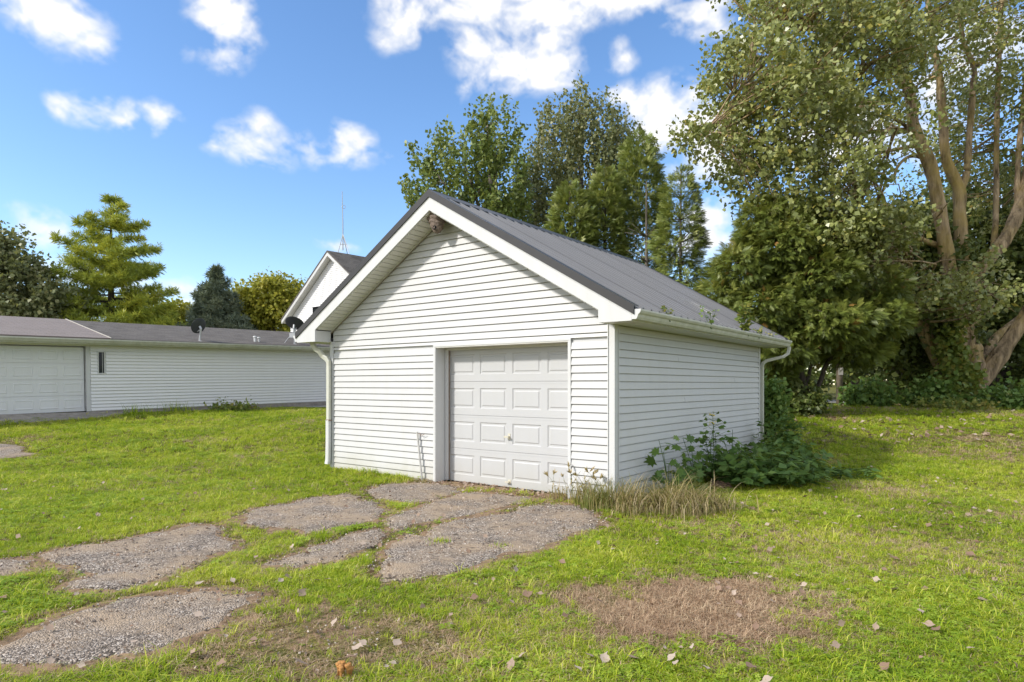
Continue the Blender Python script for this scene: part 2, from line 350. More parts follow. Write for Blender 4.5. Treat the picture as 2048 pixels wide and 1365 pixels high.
def slab_mat():
    m, nt, b = new_mat('worn_aggregate'); P = wpos(nt)
    vo = nt.nodes.new('ShaderNodeTexVoronoi'); vo.inputs['Scale'].default_value = 95; nt.links.new(P, vo.inputs['Vector'])
    big = tnoise(nt, 1.6, 5, .65, P); mid = tnoise(nt, 12, 5, .7, P)
    sp = nt.nodes.new('ShaderNodeSeparateXYZ'); nt.links.new(vo.outputs['Color'], sp.inputs[0])
    st = ramp(nt, sp.outputs['X'], [(0, (.10, .083, .07)), (.4, (.25, .205, .165)), (.75, (.44, .37, .30)), (1, (.72, .64, .55))])
    c = mixc(nt, mth(nt, 'MULTIPLY', mth(nt, 'SUBTRACT', big, .42), 5.0, True), st, (.46, .355, .25))
    c = mixc(nt, mth(nt, 'MULTIPLY', mth(nt, 'SUBTRACT', mid, .54), 2.6, True), c, (.14, .115, .095))
    nt.links.new(c, b.inputs['Base Color']); b.inputs['Roughness'].default_value = .95; b.inputs['Specular IOR Level'].default_value = .15
    dk = tnoise(nt, 2.6, 5, .7, P); c = mixc(nt, mth(nt, 'MULTIPLY', mth(nt, 'SUBTRACT', dk, .50), 4.0, True), c, mixc(nt, .5, c, (.10, .088, .08)))
    cv = nt.nodes.new('ShaderNodeTexVoronoi'); cv.feature = 'DISTANCE_TO_EDGE'; cv.inputs['Scale'].default_value = 1.9
    wp = nt.nodes.new('ShaderNodeVectorMath'); wp.operation = 'ADD'; nz = nt.nodes.new('ShaderNodeTexNoise'); nz.inputs['Scale'].default_value = 5; nt.links.new(P, nz.inputs['Vector'])
    nt.links.new(P, wp.inputs[0]); sc2 = nt.nodes.new('ShaderNodeVectorMath'); sc2.operation = 'SCALE'; sc2.inputs['Scale'].default_value = .35; nt.links.new(nz.outputs['Color'], sc2.inputs[0]); nt.links.new(sc2.outputs[0], wp.inputs[1]); nt.links.new(wp.outputs[0], cv.inputs['Vector'])
    ck = mth(nt, 'SUBTRACT', 1.0, mth(nt, 'MULTIPLY', cv.outputs['Distance'], 70, True)); c = mixc(nt, mth(nt, 'MULTIPLY', ck, .8), c, (.07, .055, .04)); nt.links.new(c, b.inputs['Base Color'])
    bump(nt, b, mth(nt, 'SUBTRACT', mth(nt, 'MULTIPLY', mid, 1.2), mth(nt, 'MULTIPLY', vo.outputs['Distance'], 1.5)), .8, .012); return m
M['slab'] = slab_mat()
M['soil'] = plain('dry_soil', (.27, .185, .115), .95, 0, .4, 9, .1, .8)
def blade_mat(name, cols, trans=.3, tscale=.5):
    """grass colour from the blade's own random number and slow variation over the lawn"""
    m, nt, b = new_mat(name); P = wpos(nt); oi = nt.nodes.new('ShaderNodeObjectInfo')
    a = nt.nodes.new('ShaderNodeAttribute'); a.attribute_name = 'tint'
    f = mth(nt, 'ADD', mth(nt, 'MULTIPLY', oi.outputs['Random'], .34), mth(nt, 'MULTIPLY', a.outputs['Fac'], .50))
    f = mth(nt, 'ADD', f, mth(nt, 'MULTIPLY', mth(nt, 'SUBTRACT', tnoise(nt, tscale, 4, .6, P), .44), .9))
    c = ramp(nt, f, cols)
    nt.links.new(c, b.inputs['Base Color']); b.inputs['Roughness'].default_value = .5; b.inputs['Specular IOR Level'].default_value = .3
    t = nt.nodes.new('ShaderNodeBsdfTranslucent'); nt.links.new(c, t.inputs['Color'])
    mx = nt.nodes.new('ShaderNodeMixShader'); mx.inputs[0].default_value = trans
    nt.links.new(b.outputs[0], mx.inputs[1]); nt.links.new(t.outputs[0], mx.inputs[2])
    nt.links.new(mx.outputs[0], nt.nodes['Material Output'].inputs['Surface']); return m
M['grass'] = blade_mat('grass_blade', [(.06, (.10, .19, .008)), (.34, (.32, .46, .02)), (.62, (.55, .61, .042)), (.90, (.82, .78, .20))], .44)
M['clover'] = blade_mat('clover_leaf', [(.2, (.26, .40, .03)), (.6, (.42, .56, .06)), (.9, (.60, .68, .13))], .45)
M['straw'] = blade_mat('dead_grass', [(.12, (.36, .23, .14)), (.45, (.58, .41, .26)), (.75, (.70, .56, .36)), (.95, (.74, .66, .40))])
M['moss'] = blade_mat('low_moss', [(.2, (.20, .21, .05)), (.55, (.34, .29, .09)), (.9, (.48, .37, .16))])
M['deadleaf'] = foliage('dead_leaf', [(0, (.14, .08, .05)), (.35, (.30, .20, .14)), (.75, (.45, .35, .27)), (1, (.54, .45, .37))], trans=.15, rough=.7, spec=.2, tcol=(.5, .35, .2))
M['cotton'] = foliage('cottonwood_leaf', [(0, (0.123, 0.154, 0.037)), (.45, (0.256, 0.292, 0.089)), (.8, (0.389, 0.413, 0.157)), (.94, (0.471, 0.440, 0.115)), (1, (0.532, 0.396, 0.084))], trans=.28, rough=.36, spec=.55)
M['maple'] = foliage('maple_leaf', [(0, (0.098, 0.158, 0.039)), (.6, (0.204, 0.273, 0.072)), (1, (0.337, 0.369, 0.117))], trans=.3)
M['birch'] = foliage('birch_leaf', [(0, (0.117, 0.144, 0.059)), (.6, (0.220, 0.248, 0.111)), (1, (0.385, 0.358, 0.184))], trans=.3)
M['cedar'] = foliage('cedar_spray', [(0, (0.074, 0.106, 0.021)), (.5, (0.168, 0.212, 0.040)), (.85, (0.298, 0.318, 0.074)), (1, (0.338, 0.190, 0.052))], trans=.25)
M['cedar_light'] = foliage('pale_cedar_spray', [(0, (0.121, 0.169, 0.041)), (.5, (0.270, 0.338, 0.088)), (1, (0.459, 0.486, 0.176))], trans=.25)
M['pine'] = foliage('pine_needle', [(0, (0.158, 0.221, 0.042)), (.5, (0.390, 0.450, 0.069)), (.85, (0.664, 0.641, 0.083)), (1, (0.800, 0.733, 0.083))], trans=.25, spec=.3)
M['spruce'] = foliage('spruce_needle', [(0, (0.108, 0.144, 0.096)), (.6, (0.228, 0.276, 0.192)), (1, (0.384, 0.396, 0.228))], trans=.12)
M['yellowleaf'] = foliage('yellow_green_leaf', [(0, (0.168, 0.192, 0.024)), (.6, (0.384, 0.384, 0.048)), (1, (0.576, 0.504, 0.084))], trans=.35)
M['darkleaf'] = foliage('dark_leaf', [(0, (0.052, 0.085, 0.021)), (.7, (0.130, 0.169, 0.042)), (1, (0.234, 0.247, 0.065))], trans=.25)
M['weed'] = foliage('weed_leaf', [(0, (0.072, 0.150, 0.033)), (.6, (0.156, 0.273, 0.058)), (1, (0.286, 0.390, 0.104))], trans=.3)
M['ivy'] = foliage('ivy_leaf', [(0, (0.100, 0.163, 0.037)), (.6, (0.225, 0.288, 0.056)), (1, (0.450, 0.375, 0.100))], trans=.28)
M['tallgrass'] = foliage('tall_dry_grass', [(0, (.09, .15, .03)), (.35, (.22, .24, .06)), (.7, (.46, .35, .17)), (1, (.55, .45, .28))], trans=.3)
M['bark_cotton'] = bark('cottonwood_bark', (.075, .055, .035), (.56, .42, .27), 5, (.46, .34, .12))
M['bark_grey'] = bark('grey_bark', (.10, .085, .07), (.26, .23, .20), 7)
M['bark_dark'] = bark('dark_bark', (.04, .032, .026), (.12, .10, .085), 7)
M['bark_birch'] = bark('birch_bark', (.10, .09, .08), (.55, .52, .48), 4)
M['nest'] = plain('paper_nest', (.24, .19, .16), .95, 0, .45, 18, .1, .9)
M['dish'] = plain('dish_grey', (.05, .055, .06), .45, .1, .1)
M['dish_arm'] = plain('dish_arm_grey', (.55, .56, .57), .45, .2, .1)
M['post'] = plain('weathered_wood', (.27, .22, .17), .9, 0, .3, 9, .2, .5)
M['stake'] = plain('pale_stake', (.55, .54, .51), .7, 0, .2, 14, .2, .2)
M['road'] = plain('pale_gravel_road', (.42, .40, .38), .95, 0, .12, 2, .1)
M['flower'] = plain('yellow_petal', (.75, .55, .02), .6)
M['fungus'] = plain('orange_fungus', (.48, .24, .08), .8, 0, .25, 30, .2, .4)
M['mulch'] = plain('brown_mulch', (.16, .10, .065), .95, 0, .4, 14, .1, .8)
M['moss_heap'] = plain('mossy_heap', (.20, .18, .07), .95, 0, .5, 6, .1, .8)
M['channel'] = plain('tan_channel', (.26, .22, .17), .7, 0, .2, 8)
M['label_tan'] = plain('pale_tag', (.5, .47, .42), .7)

# ------------------------------------------------------------------ ground sheet, road
def axis(lo, hi, n, fine):
    t = np.linspace(-1, 1, n); s = np.sinh(t * 4.2) / np.sinh(4.2)
    return np.where(s < 0, -s * lo, s * hi)
def build_ground():
    xs = np.unique(np.concatenate([np.linspace(-14, 16, 121), -14 - 500 * np.linspace(0, 1, 30)[1:] ** 2.6, 16 + 500 * np.linspace(0, 1, 30)[1:] ** 2.6]))
    ys = np.unique(np.concatenate([np.linspace(-8, 30, 150), -8 - 200 * np.linspace(0, 1, 14)[1:] ** 2, 30 + 900 * np.linspace(0, 1, 40)[1:] ** 2.4]))
    X, Y = np.meshgrid(xs, ys); Z = gz(X, Y) + (vnoise(X, Y, .7, 3) - .5) * .035 * np.clip(1.3 - np.abs(Y - 9) / 60, .1, 1)
    V = np.stack([X, Y, Z], -1).reshape(-1, 3); nx, ny = len(xs), len(ys)
    i = np.arange(nx - 1)[None, :] + nx * np.arange(ny - 1)[:, None]
    Fq = np.stack([i, i + 1, i + 1 + nx, i + nx], -1).reshape(-1, 4)
    o = link_obj('ground', np_mesh('ground', V, Fq, M['ground'], smooth=True)); tag(o, kind='structure')
build_ground()
def build_road():
    xs = np.linspace(-60, 90, 60); V = []; Fq = []
    for x in xs:
        for y in (24.9, 26.4, 28.2): V.append((x, y + .004 * x, float(gz(x, y)) + .03 + (.03 if y == 26.4 else 0)))
    for i in range(len(xs) - 1):
        for k in range(2): Fq.append((i*3+k, i*3+3+k, i*3+4+k, i*3+1+k))
    o = link_obj('road', np_mesh('road', np.array(V), np.array(Fq), M['road'])); tag(o, kind='structure')
build_road()

# ------------------------------------------------------------------ garage
GX, GY = 1.27265, 7.9735
ROT = math.atan2(-.60383, .79711)
W, D, WH = 5.62, 6.11, 2.26
PKX, ZPK, SLOPE = -2.85, 4.366, .588
XR, XL = .42, -6.12
YF, YB = -.36, 6.47
DX0, DX1, DH, REC = -3.068, -.655, 2.077, .24
def ztop(x): return ZPK - SLOPE * abs(x - PKX)
CO = .1016
def build_garage():
    g = empty('garage', (GX, GY, 0), ROT)
    tag(g, 'white vinyl-sided garage with charcoal metal roof and one overhead door', 'garage')
    # core walls behind the siding
    zs = lambda x: ztop(x) - .31
    c = MB(); e = .014
    c.box(-W + e, DX0 - .003, e, REC - .01, 0, WH); c.box(DX1 + .003, -e, e, REC - .01, 0, WH); c.box(DX0 - .003, DX1 + .003, e, REC - .01, DH + .003, WH)
    c.box(-W + e, -W + .15, REC, D, 0, WH); c.box(-.15, -e, REC, D - e, 0, WH); c.box(-W + .16, -.16, D - .15, D - e, 0, WH)
    for y0, y1 in ((e, REC - .02), (D - .15, D - e)):
        c.prism([(-W + .02, WH + .002), (-.02, WH + .002), (-.02, zs(-.02)), (PKX, zs(PKX)), (-W + .02, zs(-W + .02))], 'y', y0, y1)
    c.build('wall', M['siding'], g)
    # siding courses, each board an object
    def board(x0a, x1a, x0b, x1b, z0, z1):
        p = .019 + rng.normal(0, .0008); gz_ = min(.015, (z1 - z0) * .4); t = (z1 - gz_ - z0) / (z1 - z0)
        x0m = x0a + (x0b - x0a) * t; x1m = x1a + (x1b - x1a) * t
        m = MB(); m.add([(x0a, -p, z0), (x1a, -p, z0), (x1a, .012, z0), (x0a, .012, z0), (x0m, -.004, z1 - gz_), (x1m, -.004, z1 - gz_), (x1m, .010, z1 - gz_), (x0m, .010, z1 - gz_), (x0b, .010, z1), (x1b, .010, z1)],
                        [(0, 1, 5, 4), (0, 3, 2, 1), (4, 5, 6, 7), (7, 6, 9, 8), (0, 4, 7, 8, 3), (1, 2, 9, 6, 5)])
        return m
    def boards(x0a, x1a, x0b, x1b, z0, z1):
        L_ = min(x1a, x1b) - max(x0a, x0b)
        if L_ > 3.2 and rng.random() < .75:
            xs = max(x0a, x0b) + L_ * (.25 + .5 * rng.random())
            board(x0a, xs, x0b, xs, z0, z1).build('siding_board', M['siding'], g); board(xs + .0012, x1a, xs + .0012, x1b, z0, z1).build('siding_board', M['siding'], g)
        else: board(x0a, x1a, x0b, x1b, z0, z1).build('siding_board', M['siding'], g)
    LX, RX = -W + .075, -.075
    k = 0
    while True:
        z0 = .0299 + CO * k; z1 = z0 + CO; k += 1
        # limits set by the sloping soffit
        def lim(z):
            h = (ZPK - .31 - z) / SLOPE
            return max(LX, PKX - h), min(RX, PKX + h)
        if z0 > ZPK - .33: break
        a0, a1 = lim(z0); b0, b1 = lim(min(z1, ZPK - .312)); zt = min(z1, ZPK - .312)
        if z1 <= DH + .02:
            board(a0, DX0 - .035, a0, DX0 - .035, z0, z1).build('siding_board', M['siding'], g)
            board(DX1 + .035, a1, DX1 + .035, a1, z0, z1).build('siding_board', M['siding'], g)
        elif z0 < DH + .02:
            board(a0, a1, a0, a1, DH + .03, zt).build('siding_board', M['siding'], g)
        else:
            boards(a0, a1, b0, b1, z0, zt)
    # right side wall: boards face +x
    for k in range(22):
        z0 = .0299 + CO * k - .012; z1 = min(z0 + CO, WH - .004); p = .0135 + rng.normal(0, .0008)
        q = z1 - .015; cut = .075 + (D - .135) * (.2 + .6 * rng.random())
        for y0, y1 in ((.075, cut), (cut + .0012, D - .06)):
            pp = p + .0045 + rng.normal(0, .0009)
            m = MB(); m.add([(pp, y0, z0), (pp, y1, z0), (-.012, y1, z0), (-.012, y0, z0), (.004, y0, q), (.004, y1, q), (-.010, y1, q), (-.010, y0, q), (-.010, y0, z1), (-.010, y1, z1)],
                            [(0, 1, 5, 4), (0, 3, 2, 1), (4, 5, 6, 7), (7, 6, 9, 8), (0, 4, 7, 8, 3), (1, 2, 9, 6, 5)])
            m.build('siding_board', M['siding'], g)
    for k in range(22):      # left side wall
        z0 = .0299 + CO * k - .012; z1 = min(z0 + CO, WH - .004); p = .0135
        m = MB(); m.add([(-W - p, .075, z0), (-W - p, D - .06, z0), (-W, D - .06, z0), (-W, .075, z0), (-W - .0025, .075, z1), (-W - .0025, D - .06, z1)],
                        [(0, 4, 5, 1), (0, 1, 2, 3), (1, 5, 2), (0, 3, 4), (3, 2, 5, 4)])
        m.build('siding_board', M['siding'], g)
    # corner posts (L shaped), door casing
    def post(cx, sx):
        m = MB(); P = [(cx + sx * .02, -.022), (cx + sx * .02, .075), (cx + sx * .001, .075), (cx + sx * .001, -.001), (cx - sx * .075, -.001), (cx - sx * .075, -.022)]
        if sx < 0: P = P[::-1]
        m.prism(P, 'z', .02, WH - .003)
        # the raised flange lines of a vinyl corner post
        m.box(min(cx - sx * .075, cx - sx * .066), max(cx - sx * .075, cx - sx * .066), -.0345, -.0215, .02, WH - .004)
        m.box(min(cx + sx * .0345, cx + sx * .0255), max(cx + sx * .0345, cx + sx * .0255), .066, .0755, .02, WH - .004)
        m.build('corner_post', M['trim'], g)
    post(0, 1); post(-W, -1)
    m = MB(); P = [(.02, D + .02), (.02, D - .06), (.001, D - .06), (.001, D + .001), (-.06, D + .001), (-.06, D + .02)]; m.prism(P, 'z', .02, WH - .003); m.build('corner_post', M['trim'], g)
    # door casing: outer J-channels and deep jamb returns
    for x, s in ((DX0, -1), (DX1, 1)):
        a, b = sorted((x, x + s * .033)); MB().box(a, b, -.022, -.0015, .01, DH + .03).build('door_casing', M['trim'], g)
        a, b = sorted((x, x - s * .012)); MB().box(a, b, -.02, REC - .03, .01, DH - .002).build('door_jamb', M['trim'], g)
    MB().box(DX0 + .013, DX1 - .013, -.018, REC - .03, DH - .016, DH).build('door_head', M['soffit'], g)
    MB().box(DX0 - .034, DX1 + .034, -.0245, -.002, DH + .0005, DH + .029).build('door_casing', M['trim'], g)
    # door stops / weathered track strip beside the door
    MB().box(DX0 + .0125, DX0 + .075, REC - .04, REC - .015, .02, DH - .017).box(DX0 + .03, DX0 + .05, REC - .055, REC - .041, .02, DH - .02).build('door_stop', M['trim'], g)
    MB().box(DX0 + .078, DX0 + .088, REC - .03, REC - .012, .03, DH - .03).build('track_strip', M['rusty'], g)
    MB().box(DX1 - .075, DX1 - .0125, REC - .04, REC - .015, .02, DH - .017).build('door_stop', M['trim'], g)
    MB().box(DX0 + .013, DX1 - .013, REC - .05, REC - .02, DH - .05, DH - .0165).build('door_stop', M['soffit'], g)
    # overhead door: four sections of four raised panels
    dx0, dx1 = DX0 + .02, DX1 + .05
    hs = (DH - .03) / 4; cw = (dx1 - dx0) / 4; yd = REC
    for r in range(4):
        z0 = .012 + r * hs + .002; z1 = .012 + (r + 1) * hs - .002
        m = MB(); gx = [dx0]; pr = []
        for q in range(4):
            a = dx0 + q * cw + .055; b = dx0 + (q + 1) * cw - .055; gx += [a, b]; pr.append((a, b))
        gx.append(dx1); pz0, pz1 = z0 + .105, z1 - .10
        zz = [z0, pz0, pz1, z1]
        for i in range(len(gx) - 1):
            for j in range(3):
                if j == 1 and i % 2 == 1: continue
                m.add([(gx[i], yd, zz[j]), (gx[i+1], yd, zz[j]), (gx[i+1], yd, zz[j+1]), (gx[i], yd, zz[j+1])], [(0, 1, 2, 3)])
        # tongue-and-groove lip along the joint, back of the leaf
        m.box(dx0, dx1, yd + .03, yd + .045, z0, z1)
        m.add([(dx0, yd, z1), (dx1, yd, z1), (dx1, yd + .03, z1), (dx0, yd + .03, z1)], [(0, 1, 2, 3)])
        m.add([(dx0, yd, z0), (dx1, yd, z0), (dx1, yd + .03, z0), (dx0, yd + .03, z0)], [(3, 2, 1, 0)])
        m.box(dx0, dx1, yd - .0015, yd + .001, z1 - .032, z1 - .028)
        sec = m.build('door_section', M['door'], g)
        for (a, b) in pr:
            p = MB(); rings = [(0, 0), (.012, .011), (.034, .011), (.048, .002)]
            for i, (o, dpt) in enumerate(rings):
                p.v += [(a + o, yd + dpt, pz0 + o), (b - o, yd + dpt, pz0 + o), (b - o, yd + dpt, pz1 - o), (a + o, yd + dpt, pz1 - o)]
                if i:
                    s = 4 * (i - 1)
                    for q in range(4): p.f.append((s + q, s + (q + 1) % 4, s + 4 + (q + 1) % 4, s + 4 + q))
            n = 4 * (len(rings) - 1); p.f.append((n, n + 1, n + 2, n + 3))
            p.build('raised_panel', M['door'], sec)
    MB().box(dx0, dx1, yd - .004, yd + .03, .0, .013).build('bottom_seal', M['dark'], g)
    hx = dx0 + 2 * cw
    h = MB(); h.box(hx - .02, hx + .02, yd - .006, yd - .0005, .70, .79); h.tube([(hx, yd - .005, .745), (hx, yd - .05, .745)], .014, 10); h.box(hx - .055, hx + .02, yd - .058, yd - .045, .732, .758)
    h.build('door_handle', M['brass'], g)
    h = MB(); h.box(hx - .02, hx + .03, yd - .006, yd - .0005, .06, .12); h.box(hx - .05, hx + .02, yd - .045, yd - .03, .08, .10); h.tube([(hx, yd - .005, .09), (hx, yd - .035, .09)], .01, 8)
    h.build('lift_handle', M['brass'], g)
    # ---- roof
    roof = empty('roof', (0, 0, 0)); roof.parent = g
    d = MB(); e = .02
    d.prism([(XL + .03, ztop(XL + .03) - .04), (PKX, ZPK - .04), (XR - .03, ztop(XR - .03) - .04), (XR - .03, ztop(XR - .03) - .10), (PKX, ZPK - .10), (XL + .03, ztop(XL + .03) - .10)], 'y', YF + .03, YB - .03)
    d.build('roof_deck', M['deck'], roof)
    pitch = .2286; pw = pitch * 4
    npan = int(math.ceil((YB - YF - .02) / pw))
    for s in (1, -1):
        t1 = (XR - PKX) + .035 if s > 0 else (PKX - XL) + .035
        for i in range(npan):
            y0 = YF + .01 + i * pw; y1 = min(y0 + pw, YB - .01)
            prof = [(y0, 0)]
            for q in range(5):
                yc = y0 + q * pitch
                if q == 0: pts = [(yc + .012, .034), (yc + .03, .0)]
                elif q == 4: pts = [(yc - .03, 0), (yc - .012, .034), (yc, .034)]
                else: pts = [(yc - .03, 0), (yc - .012, .034), (yc + .012, .034), (yc + .03, 0)]
                prof += pts
                if q < 4: prof += [(yc + .085, 0), (yc + .093, .004), (yc + .102, 0), (yc + .128, 0), (yc + .136, .004), (yc + .145, 0)]
            prof[0] = (y0, .034)
            prof = [p for p in prof if p[0] <= y1 + 1e-6]
            V = []; Fq = []
            for t in (.0, t1):
                x = PKX + s * t; z = ZPK - SLOPE * t - .036
                for (y, h) in prof: V.append((x, y, z + h + .003 * (i % 2)))
            n = len(prof)
            for q in range(n - 1):
                f = (q, q + 1, q + 1 + n, q + n) ; Fq.append(f if s < 0 else f[::-1])
            # thickness at the eave edge
            b = len(V)
            for (y, h) in prof: V.append((PKX + s * t1, y, ZPK - SLOPE * t1 - .036 + h - .012))
            for q in range(n - 1): Fq.append((n + q, n + q + 1, b + q + 1, b + q))
            mm = MB(); mm.add(V, Fq); mm.build('roof_panel', M['steel'], roof)
        # screw heads in rows over the purlins
        sc = MB()
        for t in np.arange(.18, t1 - .03, .58):
            for q in range(int((YB - YF) / pitch)):
                for off in (.055,):
                    y = YF + .01 + q * pitch + off; x = PKX + s * t; z = ZPK - SLOPE * t - .036 + .002
                    r = .008; sc.add([(x - r, y - r, z + s*SLOPE*r), (x + r, y - r, z - s*SLOPE*r), (x + r, y + r, z - s*SLOPE*r), (x - r, y + r, z + s*SLOPE*r), (x + .003, y, z + .012)], [(0,1,4),(1,2,4),(2,3,4),(3,0,4)])
        so = sc.build('roof_screws', M['steel_trim'], roof); tag(so, kind='stuff')
        # ridge cap half
        rc = MB(); rc.prism([(PKX - s * .004, ZPK + .012), (PKX + s * .19, ZPK - SLOPE * .19 + .0), (PKX + s * .19, ZPK - SLOPE * .19 - .012), (PKX - s * .004, ZPK - .002)][::s], 'y', YF - .015, YB + .01)
        rc.build('ridge_cap', M['steel_trim'], roof)
        # rake trims front and back
        for ya, yb, fl in ((YF - .022, YF - .006, .14), (YB + .006, YB + .022, -.14)):
            xe = PKX + s * t1
            tr = MB(); ze = ZPK - SLOPE * t1
            tr.prism([(PKX, ZPK + .004), (xe, ze + .004), (xe, ze - .105), (PKX, ZPK - .105)][::-s], 'y', ya, yb)
            a, b = sorted((ya + (.017 if fl > 0 else -.001), ya + fl + (0 if fl > 0 else .016)))
            tr.prism([(PKX, ZPK + .004), (xe, ze + .004), (xe, ze - .008), (PKX, ZPK - .008)][::-s], 'y', a, b)
            tr.build('rake_trim', M['steel_trim'], roof)
    # ---- white rake boards with boxed eave returns
    for s, xe, xi in ((1, XR, -.02), (-1, XL, -W + .02)):
        for y0, y1 in ((YF - .004, YF + .022), (YB - .022, YB + .004)):
            r = MB(); P = [(PKX, ZPK - .098), (xe, ztop(xe) - .098), (xe, 2.245), (xi, 2.245), (xi, ztop(xi) - .30), (PKX, ZPK - .30)]
            # two convex pieces so that the outline stays clean
            r.prism([P[0], (xi, ztop(xi) - .098), P[4], P[5]][::-s], 'y', y0, y1)
            r.prism([(xi, ztop(xi) - .098), P[1], P[2], P[3]][::-s], 'y', y0, y1)
            r.build('rake_board', M['trim'], g)
            tl = MB(); yy = y0 - .0035 if y0 < 0 else y1 + .0005      # thin fold line along the fascia cover
            tl.prism([(PKX, ZPK - .123), (xe, ztop(xe) - .123), (xe, ztop(xe) - .127), (PKX, ZPK - .127)][::-s], 'y', yy, yy + .003)
            tl.build('fascia_fold', M['trim'], g)
        a, b = sorted((xi, xi + s * .012)); MB().box(a, b, YF + .0225, -.03, 2.2455, ztop(xi) - .31).build('eave_return', M['trim'], g)
        # eave fascia
        a, b = sorted((xe - s * .022, xe - s * .002)); MB().box(a, b, YF + .0225, YB - .0225, 2.2475, ztop(xe) - .06).build('fascia', M['gutter'] if s > 0 else M['trim'], g)
        # eave soffit planks
        x0, x1 = sorted((s * .0 + (0.001 if s > 0 else -W - .001), xe - s * .023))
        pl = MB(); pl.box(x0, x1, .008, .0955, 0, .012); pl.box(x0, x1, -.006, .0075, .010, .016)
        me = pl.mesh('soffit_plank', M['soffit'])
        for i in range(int((YB - YF - .05) / .1016)):
            o = link_obj('soffit_plank', me, g); o.location = (0, YF + .023 + i * .1016, 2.2495 + rng.normal(0, .0006))
        # rake soffit planks, sloping with the roof
        L_ = .1016; ang = math.atan(SLOPE)
        pl = MB(); pl.box(.008, L_ - .006, YF + .0225, -.001, -.014, 0); pl.box(-.006, .0075, YF + .0225, -.001, -.003, .0); me = pl.mesh('soffit_plank', M['soffit'])
        tot = (abs(xi - PKX)) / math.cos(ang); n = int(tot / L_)
        for i in range(n):
            o = link_obj('soffit_plank', me, g); dd = i * L_ + .02
            o.location = (PKX + s * dd * math.cos(ang), 0, ZPK - .30 - dd * math.sin(ang) + rng.normal(0, .0006))
            o.rotation_euler = (0, ang, 0) if s > 0 else (0, math.pi - ang, 0)
            if s < 0: o.scale = (1, 1, -1)
        # trim strip where rake soffit meets the wall
        tr = MB(); x2 = xi; tr.prism([(PKX, ZPK - .31), (x2, ztop(x2) - .31), (x2, ztop(x2) - .335), (PKX, ZPK - .335)][::-s], 'y', -.03, -.0145); tr.build('soffit_trim', M['soffit'], g); tr = MB(); tr.prism([(PKX, ZPK - .337), (x2, ztop(x2) - .337), (x2, ztop(x2) - .349), (PKX, ZPK - .349)][::-s], 'y', -.034, -.0145); tr.build('channel_strip', M['channel'], g)
    # ---- gutters (K style) with end caps
    prof = [(0, 0), (.0, -.115), (.06, -.115), (.075, -.09), (.085, -.06), (.105, -.045), (.118, -.02), (.118, .0), (.110, .0), (.110, -.018), (.098, -.038), (.078, -.053), (.068, -.085), (.055, -.107), (.008, -.107), (.008, 0)]
    for s, xe in ((1, XR), (-1, XL)):
        gm = MB(); P = [(xe + s * p[0], 2.375 + p[1]) for p in prof]
        n = len(P); y0, y1 = YF + .0, YB + .02
        vs = [(p[0], y0, p[1]) for p in P] + [(p[0], y1, p[1]) for p in P]
        fs = [((i, i + n, (i + 1) % n + n, (i + 1) % n) if s < 0 else (i, (i + 1) % n, (i + 1) % n + n, i + n)) for i in range(n)]
        gm.add(vs, fs); gt = gm.build('gutter', M['gutter'], g)
        for yy in (y0 - .003, y1):
            cp = MB(); pp = [(xe + s * p[0], 2.375 + p[1]) for p in prof[:8]]; cp.prism(pp[::s], 'y', yy, yy + .003); cp.build('end_cap', M['trim'], gt)
        lit = MB(); lit.box(min(xe + s * .012, xe + s * .10), max(xe + s * .012, xe + s * .10), y0 + .05, y1 - .05, 2.333, 2.350); lit.build('gutter_debris', M['mulch'], gt)
    # ---- downspouts
    def spout(path, w, dpt, name='downspout', mat='trim'):
        m = MB(); n = len(path); pts = [np.array(p, float) for p in path]
        for i, p in enumerate(pts):
            t = norm(pts[min(i + 1, n - 1)] - pts[max(i - 1, 0)]); a = np.array([0, 1, 0.]); b = norm(np.cross(t, a))
            c = [(-1, -.7), (-.7, -1), (.7, -1), (1, -.7), (1, .7), (.7, 1), (-.7, 1), (-1, .7)]
            for (q, r) in c: m.v.append(tuple(p + b * q * w / 2 + a * r * dpt / 2))
        for i in range(n - 1):
            for k in range(8): m.f.append((i*8+k, i*8+(k+1) % 8, i*8+8+(k+1) % 8, i*8+8+k))
        m.f.append(tuple(range(8))[::-1]); m.f.append(tuple(range((n-1)*8, n*8)))
        return m.build(name, M[mat], g)
    x0 = -W + .01
    ds = spout([(XL + .22, -.20, 2.26), (XL + .225, -.19, 2.20), (XL + .27, -.17, 2.135), (XL + .36, -.15, 2.085), (x0 - .12, -.10, 2.0), (x0 - .04, -.08, 1.955), (x0, -.072, 1.90), (x0, -.068, 1.83), (x0, -.068, .88)], .088, .062, mat='gutter')
    ds = spout([(x0 - .008, -.07, .875), (x0 - .008, -.07, .5), (x0 - .015, -.072, .17), (x0 - .02, -.085, .10)], .095, .068)
    MB().box(x0 - .05, x0 + .05, -.104, -.0365, .86, .885).build('downspout_band', M['rusty'], g)
    MB().box(x0 - .05, x0 + .055, -.036, -.02, 1.2, 1.22).build('downspout_strap', M['galv'], g)
    yb = D + .07
    spout([(XR + .06, yb + .3, 2.26), (XR + .06, yb + .3, 2.20), (XR + .045, yb + .27, 2.12), (XR - .02, yb + .2, 2.06), (.12, yb + .05, 1.98), (.06, yb, 1.93), (.04, yb, 1.86), (.04, yb, .1)], .062, .062, mat='gutter')
    # sill line / foundation strip
    MB().box(-W + .01, DX0 - .04, -.012, -.001, -.05, .0285).build('foundation', M['concrete'], g)
    MB().box(DX1 + .04, -.01, -.012, -.001, -.05, .0285).build('foundation', M['concrete'], g)
    MB().box(.001, .012, .08, D - .06, -.05, .017).build('foundation', M['concrete'], g)
    return g
garage = build_garage()
def gloc(x, y, z=0):   # garage local -> world
    c, s = math.cos(ROT), math.sin(ROT); return np.array([GX + c * x - s * y, GY + s * x + c * y, z])

